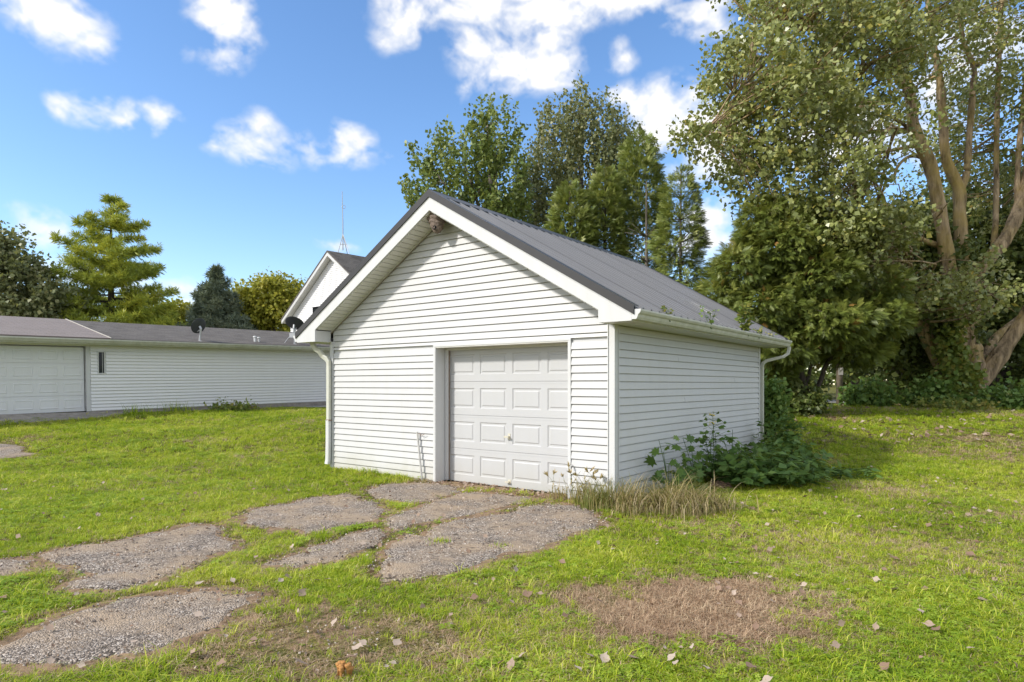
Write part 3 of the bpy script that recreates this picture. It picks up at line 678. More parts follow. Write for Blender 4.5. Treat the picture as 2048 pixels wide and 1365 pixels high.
# ------------------------------------------------------------------ house behind
HX, HY, HB = -12.9, 19.57, .70
WD = np.array([.634, .773]); HROT = math.atan2(.773, .634)
def hloc(x, y, z=0):
    return np.array([HX + WD[0] * x - WD[1] * y, HY + WD[1] * x + WD[0] * y, z])
def clap(m, x0, x1, y, z0, z1, p=.026):
    q = z1 - .030
    m.add([(x0, y - p, z0), (x1, y - p, z0), (x1, y + .008, z0), (x0, y + .008, z0), (x0, y - .004, q), (x1, y - .004, q), (x1, y + .008, q), (x0, y + .008, q), (x0, y + .008, z1), (x1, y + .008, z1)],
          [(0, 1, 5, 4), (0, 3, 2, 1), (4, 5, 6, 7), (7, 6, 9, 8), (0, 4, 7, 8, 3), (1, 2, 9, 6, 5)])
def build_house():
    h = empty('house', (HX, HY, HB), HROT); h.rotation_euler = (0, math.radians(-.9), HROT)
    tag(h, 'long low white house with grey shingle roof, tall gable and wide garage door', 'house')
    T = 2.03; x0, x1 = -9, 17
    c = MB(); c.box(-9, -5.02, .01, 7.4, 0, T + .05); c.box(-.10, x1, .01, 7.4, -.02, T + .05); c.box(-5.02, -.10, .3, 7.4, 0, T + .05); c.box(-5.02, -.10, .01, .3, T - .06, T + .05)
    c.build('wall', M['siding_house'], h)
    MB().box(.0, x1, -.004, .0095, -.5, -.021).build('foundation', M['concrete'], h)
    for k in range(20):
        z0 = k * CO; z1 = z0 + CO
        segs = [(-.0, x1)] if not (11 <= k <= 17) else [(0, .20), (.42, x1)]
        for a, b in segs:
            m = MB(); clap(m, a + .02, b, 0, z0, z1); m.build('siding_board', M['siding_house'], h)
    # narrow window
    w = MB(); a, b, z0, z1 = .20, .42, 11 * CO, 18 * CO
    for q in ((a, a + .035, z0, z1), (b - .035, b, z0, z1), (a + .035, b - .035, z0, z0 + .035), (a + .035, b - .035, z1 - .035, z1)): w.box(q[0], q[1], -.03, .0, q[2], q[3])
    wo = w.build('window', M['trim'], h); MB().box(a + .036, b - .036, -.012, -.002, z0 + .036, z1 - .036).build('pane', M['glass'], wo)
    MB().box(a + .135, a + .147, -.022, -.0125, z0 + .036, z1 - .036).build('sash_bar', M['galv'], wo)
    # casing and overhead door, 4 rows by 8
    MB().box(-.10, .0, -.02, .28, -.02, T - .06).build('door_casing', M['trim'], h); MB().box(-5.12, -5.02, -.02, .28, -.02, T - .06).build('door_casing', M['trim'], h)
    dh = (T - .08) / 4; n = 8; cw = 4.88 / n
    for r in range(4):
        m = MB(); z0 = r * dh - .01; z1 = z0 + dh - .006; m.box(-5.0, -.12, .12, .16, z0, z1); s = m.build('door_section', M['door_house'], h)
        for q in range(n):
            a = -5.0 + q * cw + .07; b = a + cw - .14; p = MB(); za, zb = z0 + .10, z1 - .10; y = .119
            R = [(0, 0), (.012, -.010), (.03, -.010), (.045, -.002)]
            for i, (o, d) in enumerate(R):
                p.v += [(a + o, y + d, za + o), (b - o, y + d, za + o), (b - o, y + d, zb - o), (a + o, y + d, zb - o)]
                if i:
                    t = 4 * (i - 1)
                    for qq in range(4): p.f.append((t + qq, t + (qq + 1) % 4, t + 4 + (qq + 1) % 4, t + 4 + qq))
            t = 4 * (len(R) - 1); p.f.append((t, t + 1, t + 2, t + 3)); p.build('raised_panel', M['door_house'], s)
    MB().box(-2.6, -2.48, .08, .115, .36, .39).build('lift_handle', M['brass'], h)
    # fascia, gutter, roof planes
    MB().box(x0, x1, -.42, -.39, T - .02, T + .13).build('fascia', M['gutter'], h)
    MB().box(x0, x1, -.388, .0, T + .051, T + .066).build('soffit', M['soffit'], h)
    g = MB(); P = [(-.421, T + .14), (-.421, T + .02), (-.48, T + .02), (-.51, T + .07), (-.535, T + .10), (-.535, T + .14), (-.528, T + .14), (-.528, T + .105), (-.50, T + .075), (-.475, T + .03), (-.43, T + .03), (-.43, T + .14)]
    g.prism(P, 'x', x0, x1); g.build('gutter', M['gutter'], h)
    ry, rz = 3.7, T + .16 + .205 * 4.15
    def plane(name, xa, xb, za, mat, lift=0):
        ang = math.atan2(rz - T - .16, ry + .45); L_ = math.hypot(rz - T - .16, ry + .45)
        m = MB(); m.box(0, xb - xa, 0, L_, -.03, .0 + lift); o = m.build(name, mat, h); o.location = (xa, -.45, T + .16); o.rotation_euler = (ang, 0, 0); return o
    plane('roof', .45, x1, 0, M['shingle']); plane('roof', x0, .43, 0, M['shingle_old'], .025)
    fl = MB(); fl.box(-.012, .012, .0, math.hypot(rz - T - .16, ry + .45), -.0, .045); o = fl.build('roof_flashing', M['label_tan'], h); o.location = (.441, -.45, T + .16); o.rotation_euler = (math.atan2(rz - T - .16, ry + .45), 0, 0)
    bk = MB(); bk.prism([(ry, rz - .003), (ry * 2 + .45, T + .16), (ry * 2 + .45, T + .12), (ry, rz - .04)], 'x', x0, x1); bk.build('roof', M['shingle'], h)
    # white vent cap on the roof
    v = MB(); v.lathe([(.001, .20), (.06, .19), (.075, .15), (.05, .13), (.045, -.05)], 12); o = v.build('vent_cap', M['trim'], h); o.location = (5.45, .15, T + .16 + .205 * .6 + .02)
    v2 = MB(); v2.lathe([(.001, .17), (.05, .16), (.065, .12), (.04, .1), (.035, -.05)], 12); o = v2.build('vent_cap', M['trim'], h); o.location = (5.62, .18, T + .16 + .205 * .6 + .02)
    # ---- tall gable part
    gx, gy, pk, hw, sl = 12.55, 5.8, 8.38 - HB - .2, 4.4, .735
    gw = MB(); iw = hw - .35; zb = T
    gw.prism([(gy - iw, zb), (gy + iw, zb), (gy + iw, pk - .25 - sl * iw), (gy, pk - .25), (gy - iw, pk - .25 - sl * iw)], 'x', gx + .36, gx + 9); gw.build('gable_wall', M['siding_house'], h)
    k = 0
    while True:
        z0 = T + 1.0 + k * CO; z1 = z0 + CO; k += 1
        if z1 > pk - .28: break
        w0 = min(iw, (pk - .26 - z0) / sl); w1 = min(iw, (pk - .26 - z1) / sl); p = .012; X = gx + .358
        p = .024; q = z1 - .030; wq = min(iw, (pk - .26 - q) / sl)
        m = MB(); m.add([(X - p, gy - w0, z0), (X - p, gy + w0, z0), (X + .0015, gy + w0, z0), (X + .0015, gy - w0, z0), (X - .004, gy - wq, q), (X - .004, gy + wq, q), (X + .0015, gy + wq, q), (X + .0015, gy - wq, q), (X + .0015, gy - w1, z1), (X + .0015, gy + w1, z1)],
                        [(0, 4, 5, 1), (0, 1, 2, 3), (4, 7, 6, 5), (7, 8, 9, 6), (0, 3, 8, 7, 4), (1, 5, 6, 9, 2)])
        m.build('siding_board', M['siding_house'], h)
    rt = empty('gable_roof', (0, 0, 0)); rt.parent = h
    for s in (1, -1):
        m = MB(); e = gy + s * (hw + .06)
        m.prism([(gy, pk + .02), (e, pk + .02 - sl * (hw + .06)), (e, pk - .06 - sl * (hw + .06)), (gy, pk - .06)][::-s], 'x', gx - .02, gx + 9.3); m.build('shingle_slope', M['shingle'], rt)
        e = gy + s * hw; m = MB(); m.prism([(gy, pk - .062), (e, pk - .062 - sl * hw), (e, pk - .25 - sl * hw), (gy, pk - .25)][::-s], 'x', gx, gx + .03); m.build('rake_board', M['trim'], h)
        nb = 26
        for i in range(nb):
            t0 = i * hw / nb; t1 = t0 + hw / nb - .012
            m = MB(); m.prism([(gy + s * t0, pk - .22 - sl * t0), (gy + s * t1, pk - .22 - sl * t1), (gy + s * t1, pk - .235 - sl * t1), (gy + s * t0, pk - .235 - sl * t0)][::-s], 'x', gx + .031, gx + .355); m.build('soffit_plank', M['soffit'], h)
    w = MB(); ya, yb, za, zb = 6.55, 7.6, 3.35, 4.75; X = gx + .345
    for q in ((ya, ya + .07, za, zb), (yb - .07, yb, za, zb), (ya + .07, yb - .07, za, za + .07), (ya + .07, yb - .07, zb - .07, zb)): w.box(X - .06, X, q[0], q[1], q[2], q[3])
    wo = w.build('window', M['dark'], h); MB().box(X - .03, X - .01, ya + .071, yb - .071, za + .071, zb - .071).build('pane', M['glass'], wo)
    return h
house = build_house()
def hz(x): return HB + x * math.tan(math.radians(.9))

def antenna():
    p = hloc(13.4, 5.8); z = hz(13.4) + 8.38 - HB - .2 + .02
    a = empty('antenna_mast', (p[0], p[1], z)); tag(a, 'thin grey antenna mast on a tripod straddling the gable ridge', 'antenna')
    m = MB(); m.tube([(0, 0, .15), (.0, 0, 1.6), (-.04, 0, 3.25)], [.028, .024, .014], 8); m.build('mast', M['galv'], a)
    for q in ((-.28, .02), (.18, .38), (.42, -.3)):
        l = MB(); l.tube([(0, 0, 1.0), (q[0], q[1], -.05 - .25 * abs(q[1]))], .018, 6); l.build('leg', M['galv'], a)
    c = MB(); c.tube([(-.16, .01, .45), (.24, -.1, .45)], .012, 6); c.build('brace', M['galv'], a)
    r = MB()
    for k in range(16):
        t0 = 2 * math.pi * k / 16; t1 = 2 * math.pi * (k + 1) / 16
        r.tube([(.04 + .09 * math.cos(t0), 0, 2.42 + .09 * math.sin(t0)), (.04 + .09 * math.cos(t1), 0, 2.42 + .09 * math.sin(t1))], .012, 5)
    r.build('loop_element', M['galv'], a)
antenna()
def dish(x, y, size, face, zc, label, arm):
    p = hloc(x, y); zb = hz(x) + 2.19 + .205 * (y + .45)
    a = empty('satellite_dish', (p[0], p[1], zb)); tag(a, label, 'satellite dish', 'satellite dishes on the house roof')
    h = zc - zb; fd = norm(np.array(face, float))
    m = MB(); prof = []
    for i in range(9):
        r = i / 8; prof.append((r * .5, .11 * r * r))
    prof += [(.505, .115), (.49, .125)] + [(r * .5, .11 * r * r + .012) for r in np.linspace(.95, .001, 8)]
    m.lathe(prof, 26); R = Vector(fd).to_track_quat('Z', 'Y').to_matrix()
    V = []
    for v in m.v:
        q = R @ Vector((v[0] * size * .93, v[1] * size, v[2] * size)); V.append((q.x, q.y, q.z + h))
    m.v = V; m.build('reflector', M['dish'], a, True)
    s = MB(); bk = -fd * .09; s.tube([(0, 0, -.03), (.02, 0, h * .35), (bk[0], bk[1], h + bk[2] - .05), (bk[0] * .2, bk[1] * .2, h)], [.03, .03, .035, .04], 8); s.build('mast', M['dish_arm'], a)
    s = MB(); s.box(-.10, .10, -.07, .07, -.035, -.005); s.build('foot_plate', M['dish_arm'], a)
    s = MB(); e = fd * size * .62 + np.array([0, 0, -.32 * size]); s.tube([(bk[0], bk[1], h - .1), (e[0] * .4, e[1] * .4, h - .30 * size), (e[0], e[1], h + e[2])], .022, 6); s.tube([(e[0], e[1], h + e[2] - .03), (e[0] - fd[0] * .12, e[1] - fd[1] * .12, h + e[2] + .1)], [.05, .04], 8); s.build('feed_arm', M['dish_arm'], a)
    if arm:
        s = MB(); s.tube([(bk[0], bk[1], h - .25), (-.42, -.15, -.10)], .012, 6); s.tube([(bk[0], bk[1], h - .25), (.1, .35, .05)], .012, 6); s.build('strut', M['dish_arm'], a)
        s = MB(); s.box(-.16, .05, -.1, .05, h * .32, h * .56); s.build('bracket', M['dish_arm'], a)
dish(3.25, -.1, .56, (-.75, .45, .38), 3.50, 'dark dish seen edge-on from behind, left of the two on the low roof', False)
dish(6.95, .0, .78, (.05, .62, .85), 3.83, 'larger dark dish tipped to the sky beside the garage eave, with struts', True)

# ------------------------------------------------------------------ driveway of broken slabs
SLABS = [
 [(741,982),(760,974),(784,970),(830,968),(868,970),(905,976),(918,985),(885,994),(834,1004),(813,1010),(784,1000),(755,997)],
 [(496,1032),(504,1020),(545,1014),(586,1010),(625,997),(695,990),(711,1003),(750,1010),(773,1022),(742,1042),(664,1055),(609,1067),(543,1057)],
 [(777,1047),(791,1033),(863,1009),(925,988),(975,991),(1062,998),(1026,1011),(975,1022),(921,1033),(867,1044),(827,1051),(802,1060),(784,1054)],
 [(878,1055),(921,1041),(1030,1026),(1095,1012),(1150,1014),(1189,1028),(1192,1040),(1174,1062),(1116,1083),(1058,1101),(993,1112),(939,1134),(885,1148),(813,1159),(777,1163),(769,1141),(784,1116),(795,1087),(820,1069),(860,1074)],
 [(523,1129),(578,1117),(625,1098),(690,1074),(742,1059),(758,1063),(754,1079),(703,1102),(680,1118),(625,1130),(562,1132)],
 [(94,1110),(156,1094),(250,1083),(320,1069),(375,1051),(414,1055),(433,1075),(465,1086),(461,1098),(410,1114),(359,1141),(312,1165),(219,1180),(156,1180),(133,1168),(195,1149),(168,1133),(105,1126)],
 [(-120,1122),(-40,1120),(0,1124),(51,1125),(47,1145),(0,1157),(-100,1166)],
 [(-160,1350),(-60,1318),(0,1304),(58,1274),(117,1243),(195,1219),(273,1200),(383,1184),(469,1184),(520,1192),(508,1208),(449,1231),(430,1258),(352,1282),(312,1306),(195,1322),(78,1331),(0,1334),(-100,1360)],
 [(-60,884),(0,888),(40,897),(72,908),(40,913),(0,918),(-60,922)],
]
def inside(px, py, poly):
    px = np.asarray(px); py = np.asarray(py); r = np.zeros(px.shape, bool); n = len(poly)
    for i in range(n):
        x0, y0 = poly[i]; x1, y1 = poly[(i + 1) % n]
        c = ((y0 > py) != (y1 > py)) & (px < (x1 - x0) * (py - y0) / (y1 - y0 + 1e-12) + x0); r ^= c
    return r
SLAB_W = []
def rough_outline(P, r, n=3, amp=.09):
    P = [np.array(p) for p in P]
    for it in range(n):
        Q = []
        for i in range(len(P)):
            a, b = P[i], P[(i + 1) % len(P)]; d = b - a; Q += [a, (a + b) / 2 + np.array([-d[1], d[0]]) * float(np.clip(r.normal(0, amp), -1.7 * amp, 1.7 * amp))]
        P = Q
    return P
def soil_sheet(P, name, mat, parent, r, lift=.012, amp=.16):
    P = rough_outline(P, r, 3, amp); m = MB(); n = len(P); c = np.mean(P, 0)
    for p in P: m.v.append((p[0], p[1], float(gz(*p)) + float(vnoise(p[0], p[1], .7, 3) - .5) * .035 - .006))
    for p in P:
        q = c + (p - c) * .86; m.v.append((q[0], q[1], float(gz(*q)) + float(vnoise(q[0], q[1], .7, 3) - .5) * .035 + lift))
    for i in range(n): m.f.append((i, (i + 1) % n, n + (i + 1) % n, n + i))
    m.f.append(tuple(range(n, 2 * n))); return m.build(name, mat, parent)
def build_driveway():
    r = np.random.default_rng(5)
    dr = empty('driveway', (0, 0, 0)); tag(dr, kind='structure')
    def push(P, d):
        c = np.mean(P, 0); return [p + (p - c) / (np.linalg.norm(p - c) + 1e-6) * d for p in P]
    for S in SLABS:
        P0 = [on_ground(*p) for p in S]
        soil_sheet(push(P0, .17), 'bare_soil', M['soil'], dr, r)
        P = rough_outline(rough_outline(push(P0, .05), r, 1, .12), r, 3, .11); SLAB_W.append([tuple(p) for p in P[::3]])
        n = len(P); A_ = np.array(P); lo, hi = A_.min(0), A_.max(0); st = .065
        gx, gy = np.meshgrid(np.arange(lo[0], hi[0], st), np.arange(lo[1], hi[1], st)); q = np.stack([gx.ravel(), gy.ravel()], -1) + r.normal(0, .014, (gx.size, 2))
        q = q[inside(q[:, 0], q[:, 1], [tuple(p) for p in P])]; dd = np.sqrt(((q[:, None] - A_[None]) ** 2).sum(-1)).min(1); q = q[dd > .03]
        vs = [Vector((float(p[0]), float(p[1]))) for p in list(P) + list(q)]
        cv, _, cf, _, _, _ = delaunay_2d_cdt(vs, [], [list(range(n))], 1, 1e-5)
        C_ = np.array([(v.x, v.y) for v in cv]); de = np.sqrt(((C_[:, None] - A_[None]) ** 2).sum(-1)).min(1)
        z = gz(C_[:, 0], C_[:, 1]) + .005 + .017 * np.clip(de / .07, 0, 1) + (vnoise(C_[:, 0], C_[:, 1], 3.5, 3) - .5) * .016 * np.clip(de / .05, 0, 1)
        m = MB(); m.v = [(float(c[0]), float(c[1]), float(h)) for c, h in zip(C_, z)]
        for f in cf:
            f = list(f); p0, p1, p2 = C_[f[0]], C_[f[1]], C_[f[2]]; cr = (p1[0] - p0[0]) * (p2[1] - p0[1]) - (p1[1] - p0[1]) * (p2[0] - p0[0]); m.f.append(tuple(f) if cr > 0 else tuple(f[::-1]))
        b0 = len(m.v)
        for p in P: m.v.append((p[0], p[1], float(gz(*p)) + .0048)); m.v.append((p[0], p[1], float(gz(*p)) - .04))
        for i in range(n): j = (i + 1) % n; m.f.append((b0 + 2 * i, b0 + 2 * i + 1, b0 + 2 * j + 1, b0 + 2 * j))
        m.build('slab', M['slab'], dr)
    soil_sheet([gloc(a, b)[:2] for a, b in ((-3.15, .1), (-3.2, -.18), (-2.6, -.30), (-1.9, -.42), (-1.1, -.38), (-.3, -.40), (.1, -.30), (.1, -.05), (-.65, .1), (-.7, .26), (-3.0, .26))], 'bare_soil', M['soil'], dr, r, .012, .06)
    soil_sheet([on_ground(*p) for p in ((400, 1250), (470, 1205), (560, 1188), (660, 1186), (760, 1200), (790, 1235), (740, 1280), (620, 1312), (500, 1320), (420, 1296))], 'bare_soil', M['soil'], dr, r, .003)
    soil_sheet([on_ground(*p) for p in ((1215, 1215), (1290, 1165), (1400, 1150), (1520, 1160), (1590, 1195), (1600, 1240), (1520, 1285), (1400, 1300), (1280, 1280))], 'bare_soil', M['soil'], dr, r, .003)
    a = MB(); P = [hloc(-6, -.02), hloc(.55, -.02), hloc(1.1, -.35), hloc(.2, -.75), hloc(-6, -.9)]
    pts = [(p[0], p[1]) for p in P]; m = MB(); n = len(pts)
    for p in pts: m.v.append((*p, float(gz(*p)) - .1))
    for i, p in enumerate(pts): m.v.append((*p, HB - .035 if i < 2 else float(gz(*p)) + .03))
    m.f.append(tuple(range(n, 2 * n)));
    for i in range(n): m.f.append((i, (i + 1) % n, n + (i + 1) % n, n + i))
    ap = m.build('apron', M['concrete']); tag(ap, kind='structure')
build_driveway()

# ------------------------------------------------------------------ scattering with instances (grass, clover, moss, pebbles)
def tuft_mesh(name, n, h, lean, w, spread, mat, seed, segs=2):
    r = np.random.default_rng(seed); V = []; Fq = []; T = []
    for k in range(n):
        b = np.array([r.normal(0, spread), r.normal(0, spread), -.004]); th = r.random() * 6.283; ln = lean * (.3 + r.random()); hh = h * (.55 + .6 * r.random())
        d = np.array([math.cos(th), math.sin(th), 0]); s = np.array([-d[1], d[0], 0]) * w * (.7 + .6 * r.random()); i = len(V); t = r.random()
        p1 = b + d * ln * hh * .35 + np.array([0, 0, hh * .6]); p2 = b + d * ln * hh * 1.0 + np.array([0, 0, hh * (1 - .25 * ln)])
        V += [b - s, b + s, p1 + s * .75, p1 - s * .75, p2 + s * .12, p2 - s * .12]; Fq += [(i, i+1, i+2, i+3), (i+3, i+2, i+4, i+5)]; T += [t] * 6
    return np_mesh(name, np.array(V), np.array(Fq), mat, np.array(T))
def clover_mesh(name, n, seed, mat, size=.0085, hh=.032, spread=.03):
    r = np.random.default_rng(seed); V = []; Fq = []; T = []
    for k in range(n):
        c = np.array([r.normal(0, spread), r.normal(0, spread), hh * (.5 + .8 * r.random())]); t = r.random(); a0 = r.random() * 6.28
        for q in range(3):
            th = a0 + q * 2.094; d = np.array([math.cos(th), math.sin(th), .25 * r.normal()]); s = np.array([-d[1], d[0], .1]); L_ = size * (1 + .4 * r.random()); i = len(V)
            V += [c, c + d * L_ + s * L_ * .7, c + d * L_ * 1.9, c + d * L_ - s * L_ * .7]; Fq.append((i, i+1, i+2, i+3)); T += [t] * 4
    return np_mesh(name, np.array(V), np.array(Fq), mat, np.array(T))
def pebble_mesh(name, seed, mat):
    r = np.random.default_rng(seed); m = MB(); m.add([(1,0,0),(-1,0,0),(0,1,0),(0,-1,0),(0,0,.7),(0,0,-.4)], [(0,2,4),(2,1,4),(1,3,4),(3,0,4),(2,0,5),(1,2,5),(3,1,5),(0,3,5)])
    m.v = [tuple(np.array(v) * (.7 + .5 * r.random(3))) for v in m.v]; return m.mesh(name, mat)
LIB = bpy.data.collections.new('instance_library')
def scatter_gn(name, pts, rot, scl, idx, meshes, label, cat):
    col = bpy.data.collections.new(name + '_pieces'); LIB.children.link(col)
    for i, me in enumerate(meshes):
        o = bpy.data.objects.new('%s_piece_%02d' % (name, i), me); col.objects.link(o)
    me = bpy.data.meshes.new(name); me.vertices.add(len(pts)); me.vertices.foreach_set('co', np.ascontiguousarray(pts, np.float32).ravel())
    for an, ty, da, key in (('rot', 'FLOAT_VECTOR', rot, 'vector'), ('scl', 'FLOAT', scl, 'value'), ('idx', 'INT', idx, 'value')):
        a = me.attributes.new(an, ty, 'POINT'); a.data.foreach_set(key, np.ascontiguousarray(da, np.int32 if ty == 'INT' else np.float32).ravel())
    o = link_obj(name, me); ng = bpy.data.node_groups.new(name, 'GeometryNodeTree')
    ng.interface.new_socket('Geometry', in_out='INPUT', socket_type='NodeSocketGeometry'); ng.interface.new_socket('Geometry', in_out='OUTPUT', socket_type='NodeSocketGeometry')
    gi = ng.nodes.new('NodeGroupInput'); go = ng.nodes.new('NodeGroupOutput'); ip = ng.nodes.new('GeometryNodeInstanceOnPoints')
    ci = ng.nodes.new('GeometryNodeCollectionInfo'); ci.inputs['Collection'].default_value = col; ci.inputs['Separate Children'].default_value = True; ci.inputs['Reset Children'].default_value = True
    ip.inputs['Pick Instance'].default_value = True
    def attr(nm, dt):
        n = ng.nodes.new('GeometryNodeInputNamedAttribute'); n.data_type = dt; n.inputs['Name'].default_value = nm; return n.outputs['Attribute']
    L = ng.links; L.new(gi.outputs[0], ip.inputs['Points']); L.new(ci.outputs[0], ip.inputs['Instance'])
    L.new(attr('idx', 'INT'), ip.inputs['Instance Index']); L.new(attr('rot', 'FLOAT_VECTOR'), ip.inputs['Rotation']); L.new(attr('scl', 'FLOAT'), ip.inputs['Scale'])
    L.new(ip.outputs[0], go.inputs[0]); md = o.modifiers.new('scatter', 'NODES'); md.node_group = ng
    tag(o, label, cat, kind='stuff'); return o

def in_slabs(x, y, shrink=0):
    r = np.zeros(x.shape, bool)
    for P in SLAB_W: r |= inside(x, y, P)
    return r
def in_building(x, y):
    dx, dy = x - GX, y - GY; c, s = math.cos(ROT), math.sin(ROT); lx = c * dx + s * dy; ly = -s * dx + c * dy
    a = (lx > -W - .01) & (lx < .012) & (ly > -.02) & (ly < D + .02)
    dx, dy = x - HX, y - HY; lx = WD[0] * dx + WD[1] * dy; ly = -WD[1] * dx + WD[0] * dy
    return a | (ly > -.02) & (lx > -9) & (lx < 17) & (ly < 8)
def gfront(x, y):
    """distance in front of the garage front wall, position along it"""
    dx, dy = x - GX, y - GY; c, s = math.cos(ROT), math.sin(ROT); return c * dx + s * dy, -s * dx + c * dy
def dead_patch(x, y):
    """1 in the middle of the scorched patch"""
    n = (vnoise(x, y, 2.2, 3) - .5) * 1.3
    d1 = ((x - 1.30) / .80) ** 2 + ((y - 4.26) / .68) ** 2
    return np.clip(1.62 - d1 * .80 + n * 1.2, 0, 1)
def worn(x, y):
    """mossy brown ground between and in front of the slabs"""
    n = (vnoise(x, y, 3.0, 3) - .5) * 1.4
    d = ((x + 1.2) / 1.0) ** 2 + ((y - 3.72) / .60) ** 2
    w = np.clip(1.35 - d + n, 0, 1)
    lx, ly = gfront(x, y)
    w = np.maximum(w, np.clip(1 - (-ly - .02) / .32 + n * .5, 0, 1) * ((ly < .25) & (lx > -3.6) & (lx < -.3)))
    return w
def near_slab(x, y, d=.13):
    r = np.zeros(x.shape)
    for ox, oy in ((d, 0), (-d, 0), (0, d), (0, -d)): r += in_slabs(x + ox, y + oy)
    return r / 4
def build_lawn():
    r = np.random.default_rng(11)
    bands = [(2.6, 4.2, 2000), (4.2, 6, 1350), (6, 9, 640), (9, 13, 300), (13, 18, 150), (18, 24.6, 80)]
    PX = []; PY = []; SC_ = []
    for y0, y1, den in bands:
        A = (y1 - y0) * (y1 + y0) / 2 * 1.95 + (3.2 * (y1 - y0) if y1 < 10 else 0); n = int(A * den); y = np.sqrt(r.random(n) * (y1 * y1 - y0 * y0) + y0 * y0); x = (r.random(n) * 2 - 1) * (y * .97 + (1.6 if y1 < 10 else 0))
        PX.append(x); PY.append(y); SC_.append(np.full(n, 1 + .55 * max(0, (y0 - 5)) / 8))
    x = np.concatenate(PX); y = np.concatenate(PY); sc = np.concatenate(SC_)
    sl = in_slabs(x, y); rim = sl & (near_slab(x, y, .13) < 1) & (vnoise(x, y, 4, 2) > .50); keep = ~in_building(x, y) & (~sl | rim & (r.random(len(x)) < .60))
    x, y, sc = x[keep], y[keep], sc[keep]
    dp = dead_patch(x, y); wr = worn(x, y); ns = near_slab(x, y); u = r.random(len(x))
    patch = vnoise(x, y, .55, 3); clov = vnoise(x + 40, y + 9, .9, 3)
    idx = r.integers(0, 4, len(x))
    idx = np.where((r.random(len(x)) < np.clip((clov - .46) * 1.6, 0, .20)), 4 + r.integers(0, 2, len(x)), idx)
    dry = np.clip((patch - .50) * 1.6, 0, .35) + .10 + .30 * ns + .10 * np.clip((5.5 - y) / 2, 0, 1) + .36 * np.clip((x - 1.8) / 3.5, 0, 1) * np.clip((patch - .25) * 2.2, 0, 1)
    idx = np.where(r.random(len(x)) < dry, 6, idx)
    idx = np.where(r.random(len(x)) < dp * 1.05, 6 + r.integers(0, 2, len(x)), idx)
    idx = np.where(r.random(len(x)) < wr * .93, 8 + (r.random(len(x)) < .25) * -1, idx)
    idx = np.where((idx < 6) & (r.random(len(x)) < .05), 9, idx); idx = np.where((idx < 6) & (y < 8) & (r.random(len(x)) < .012 + .03 * (clov > .55)), 10 + r.integers(0, 2, len(x)), idx)
    n2 = near_slab(x, y, .24); idx = np.where((ns > 0) & (r.random(len(x)) < .35), 8, idx); idx = np.where((n2 > 0) & (r.random(len(x)) < .30), 6, idx)
    thin = np.where(ns > 0, r.random(len(x)) < .62, True) & np.where(dp > .5, r.random(len(x)) < .75, True) & np.where(wr > .5, r.random(len(x)) < .85, True)
    x, y, sc, idx, ns, wr, dp, patch = [a[thin] for a in (x, y, sc, idx, ns, wr, dp, patch)]
    z = gz(x, y) + (vnoise(x, y, .7, 3) - .5) * .035
    s = sc * (.75 + .5 * r.random(len(x))) * (.80 + .9 * (vnoise(x, y, 1.6, 3) - .4)) * np.where(ns > 0, .62, 1)
    lx, ly = gfront(x, y); edge = (ly < 0) & (ly > -.16) & (lx < DX0 - .1) & (lx > -W); s = np.where(edge, s * 1.5, s)
    rot = np.stack([r.normal(0, .12, len(x)), r.normal(0, .12, len(x)), r.random(len(x)) * 6.283], -1)
    ms = [tuft_mesh('tuft%d' % i, 15, .058, 1.25, .0023, .020, M['grass'], 20 + i) for i in range(4)]
    ms += [clover_mesh('clover%d' % i, 9, 30 + i, M['clover']) for i in range(2)]
    ms += [tuft_mesh('straw%d' % i, 14, .045, 1.9, .0018, .022, M['straw'], 40 + i) for i in range(2)]
    ms += [clover_mesh('moss', 14, 50, M['moss'], .005, .008, .02)]
    ms += [tuft_mesh('tall_tuft', 11, .095, 1.0, .0026, .018, M['grass'], 60)]
    for k in range(2):
        rr = np.random.default_rng(70 + k); V = []; Fq = []; T = []
        for q in range(7 + k):
            th = q * 6.283 / (7 + k) + rr.normal(0, .2); d = np.array([math.cos(th), math.sin(th), 0]); sd = np.array([-d[1], d[0], 0]); L_ = .045 + .03 * rr.random(); i = len(V); t = rr.random()
            V += [d * .004 + [0, 0, .012], d * L_ * .5 + sd * L_ * .22 + [0, 0, .030], d * L_ + [0, 0, .018], d * L_ * .5 - sd * L_ * .22 + [0, 0, .030]]; Fq.append((i, i+1, i+2, i+3)); T += [t] * 4
        ms.append(np_mesh('rosette%d' % k, np.array(V), np.array(Fq), M['clover'], np.array(T)))
    scatter_gn('lawn_grass', np.stack([x, y, z], -1), rot, s, idx, ms, 'short mown lawn grass with clover and dry straw patches', 'grass')
    # grass strips in the joints and around slab edges are part of the lawn; pebbles lie on the slabs
    n = 60000; Y = np.sqrt(r.random(n) * (9.8 ** 2 - 2.8 ** 2) + 2.8 ** 2); X = (r.random(n) * 2 - 1) * Y * .95
    k = in_slabs(X, Y) | (near_slab(X, Y, .12) > 0) & (r.random(n) < .7) | (worn(X, Y) > .55) & (r.random(n) < .4); k &= ~in_building(X, Y); X, Y = X[k], Y[k]
    onS = in_slabs(X, Y); Z = gz(X, Y) + np.where(onS, .020, .008)
    rot = r.random((len(X), 3)) * 6.28
    cols = [(.15, .125, .105), (.38, .31, .25), (.62, .55, .47), (.30, .21, .14)]
    pm = [pebble_mesh('pebble%d' % i, i, plain('pebble_stone_%d' % i, c, .9, 0, .2, 30, .2)) for i, c in enumerate(cols)]
    scatter_gn('loose_gravel', np.stack([X, Y, Z], -1), rot, .004 + .011 * r.random(len(X)) ** 2.2, r.integers(0, 4, len(X)), pm, 'loose grey gravel worn out of the old driveway slabs', 'gravel')
build_lawn()

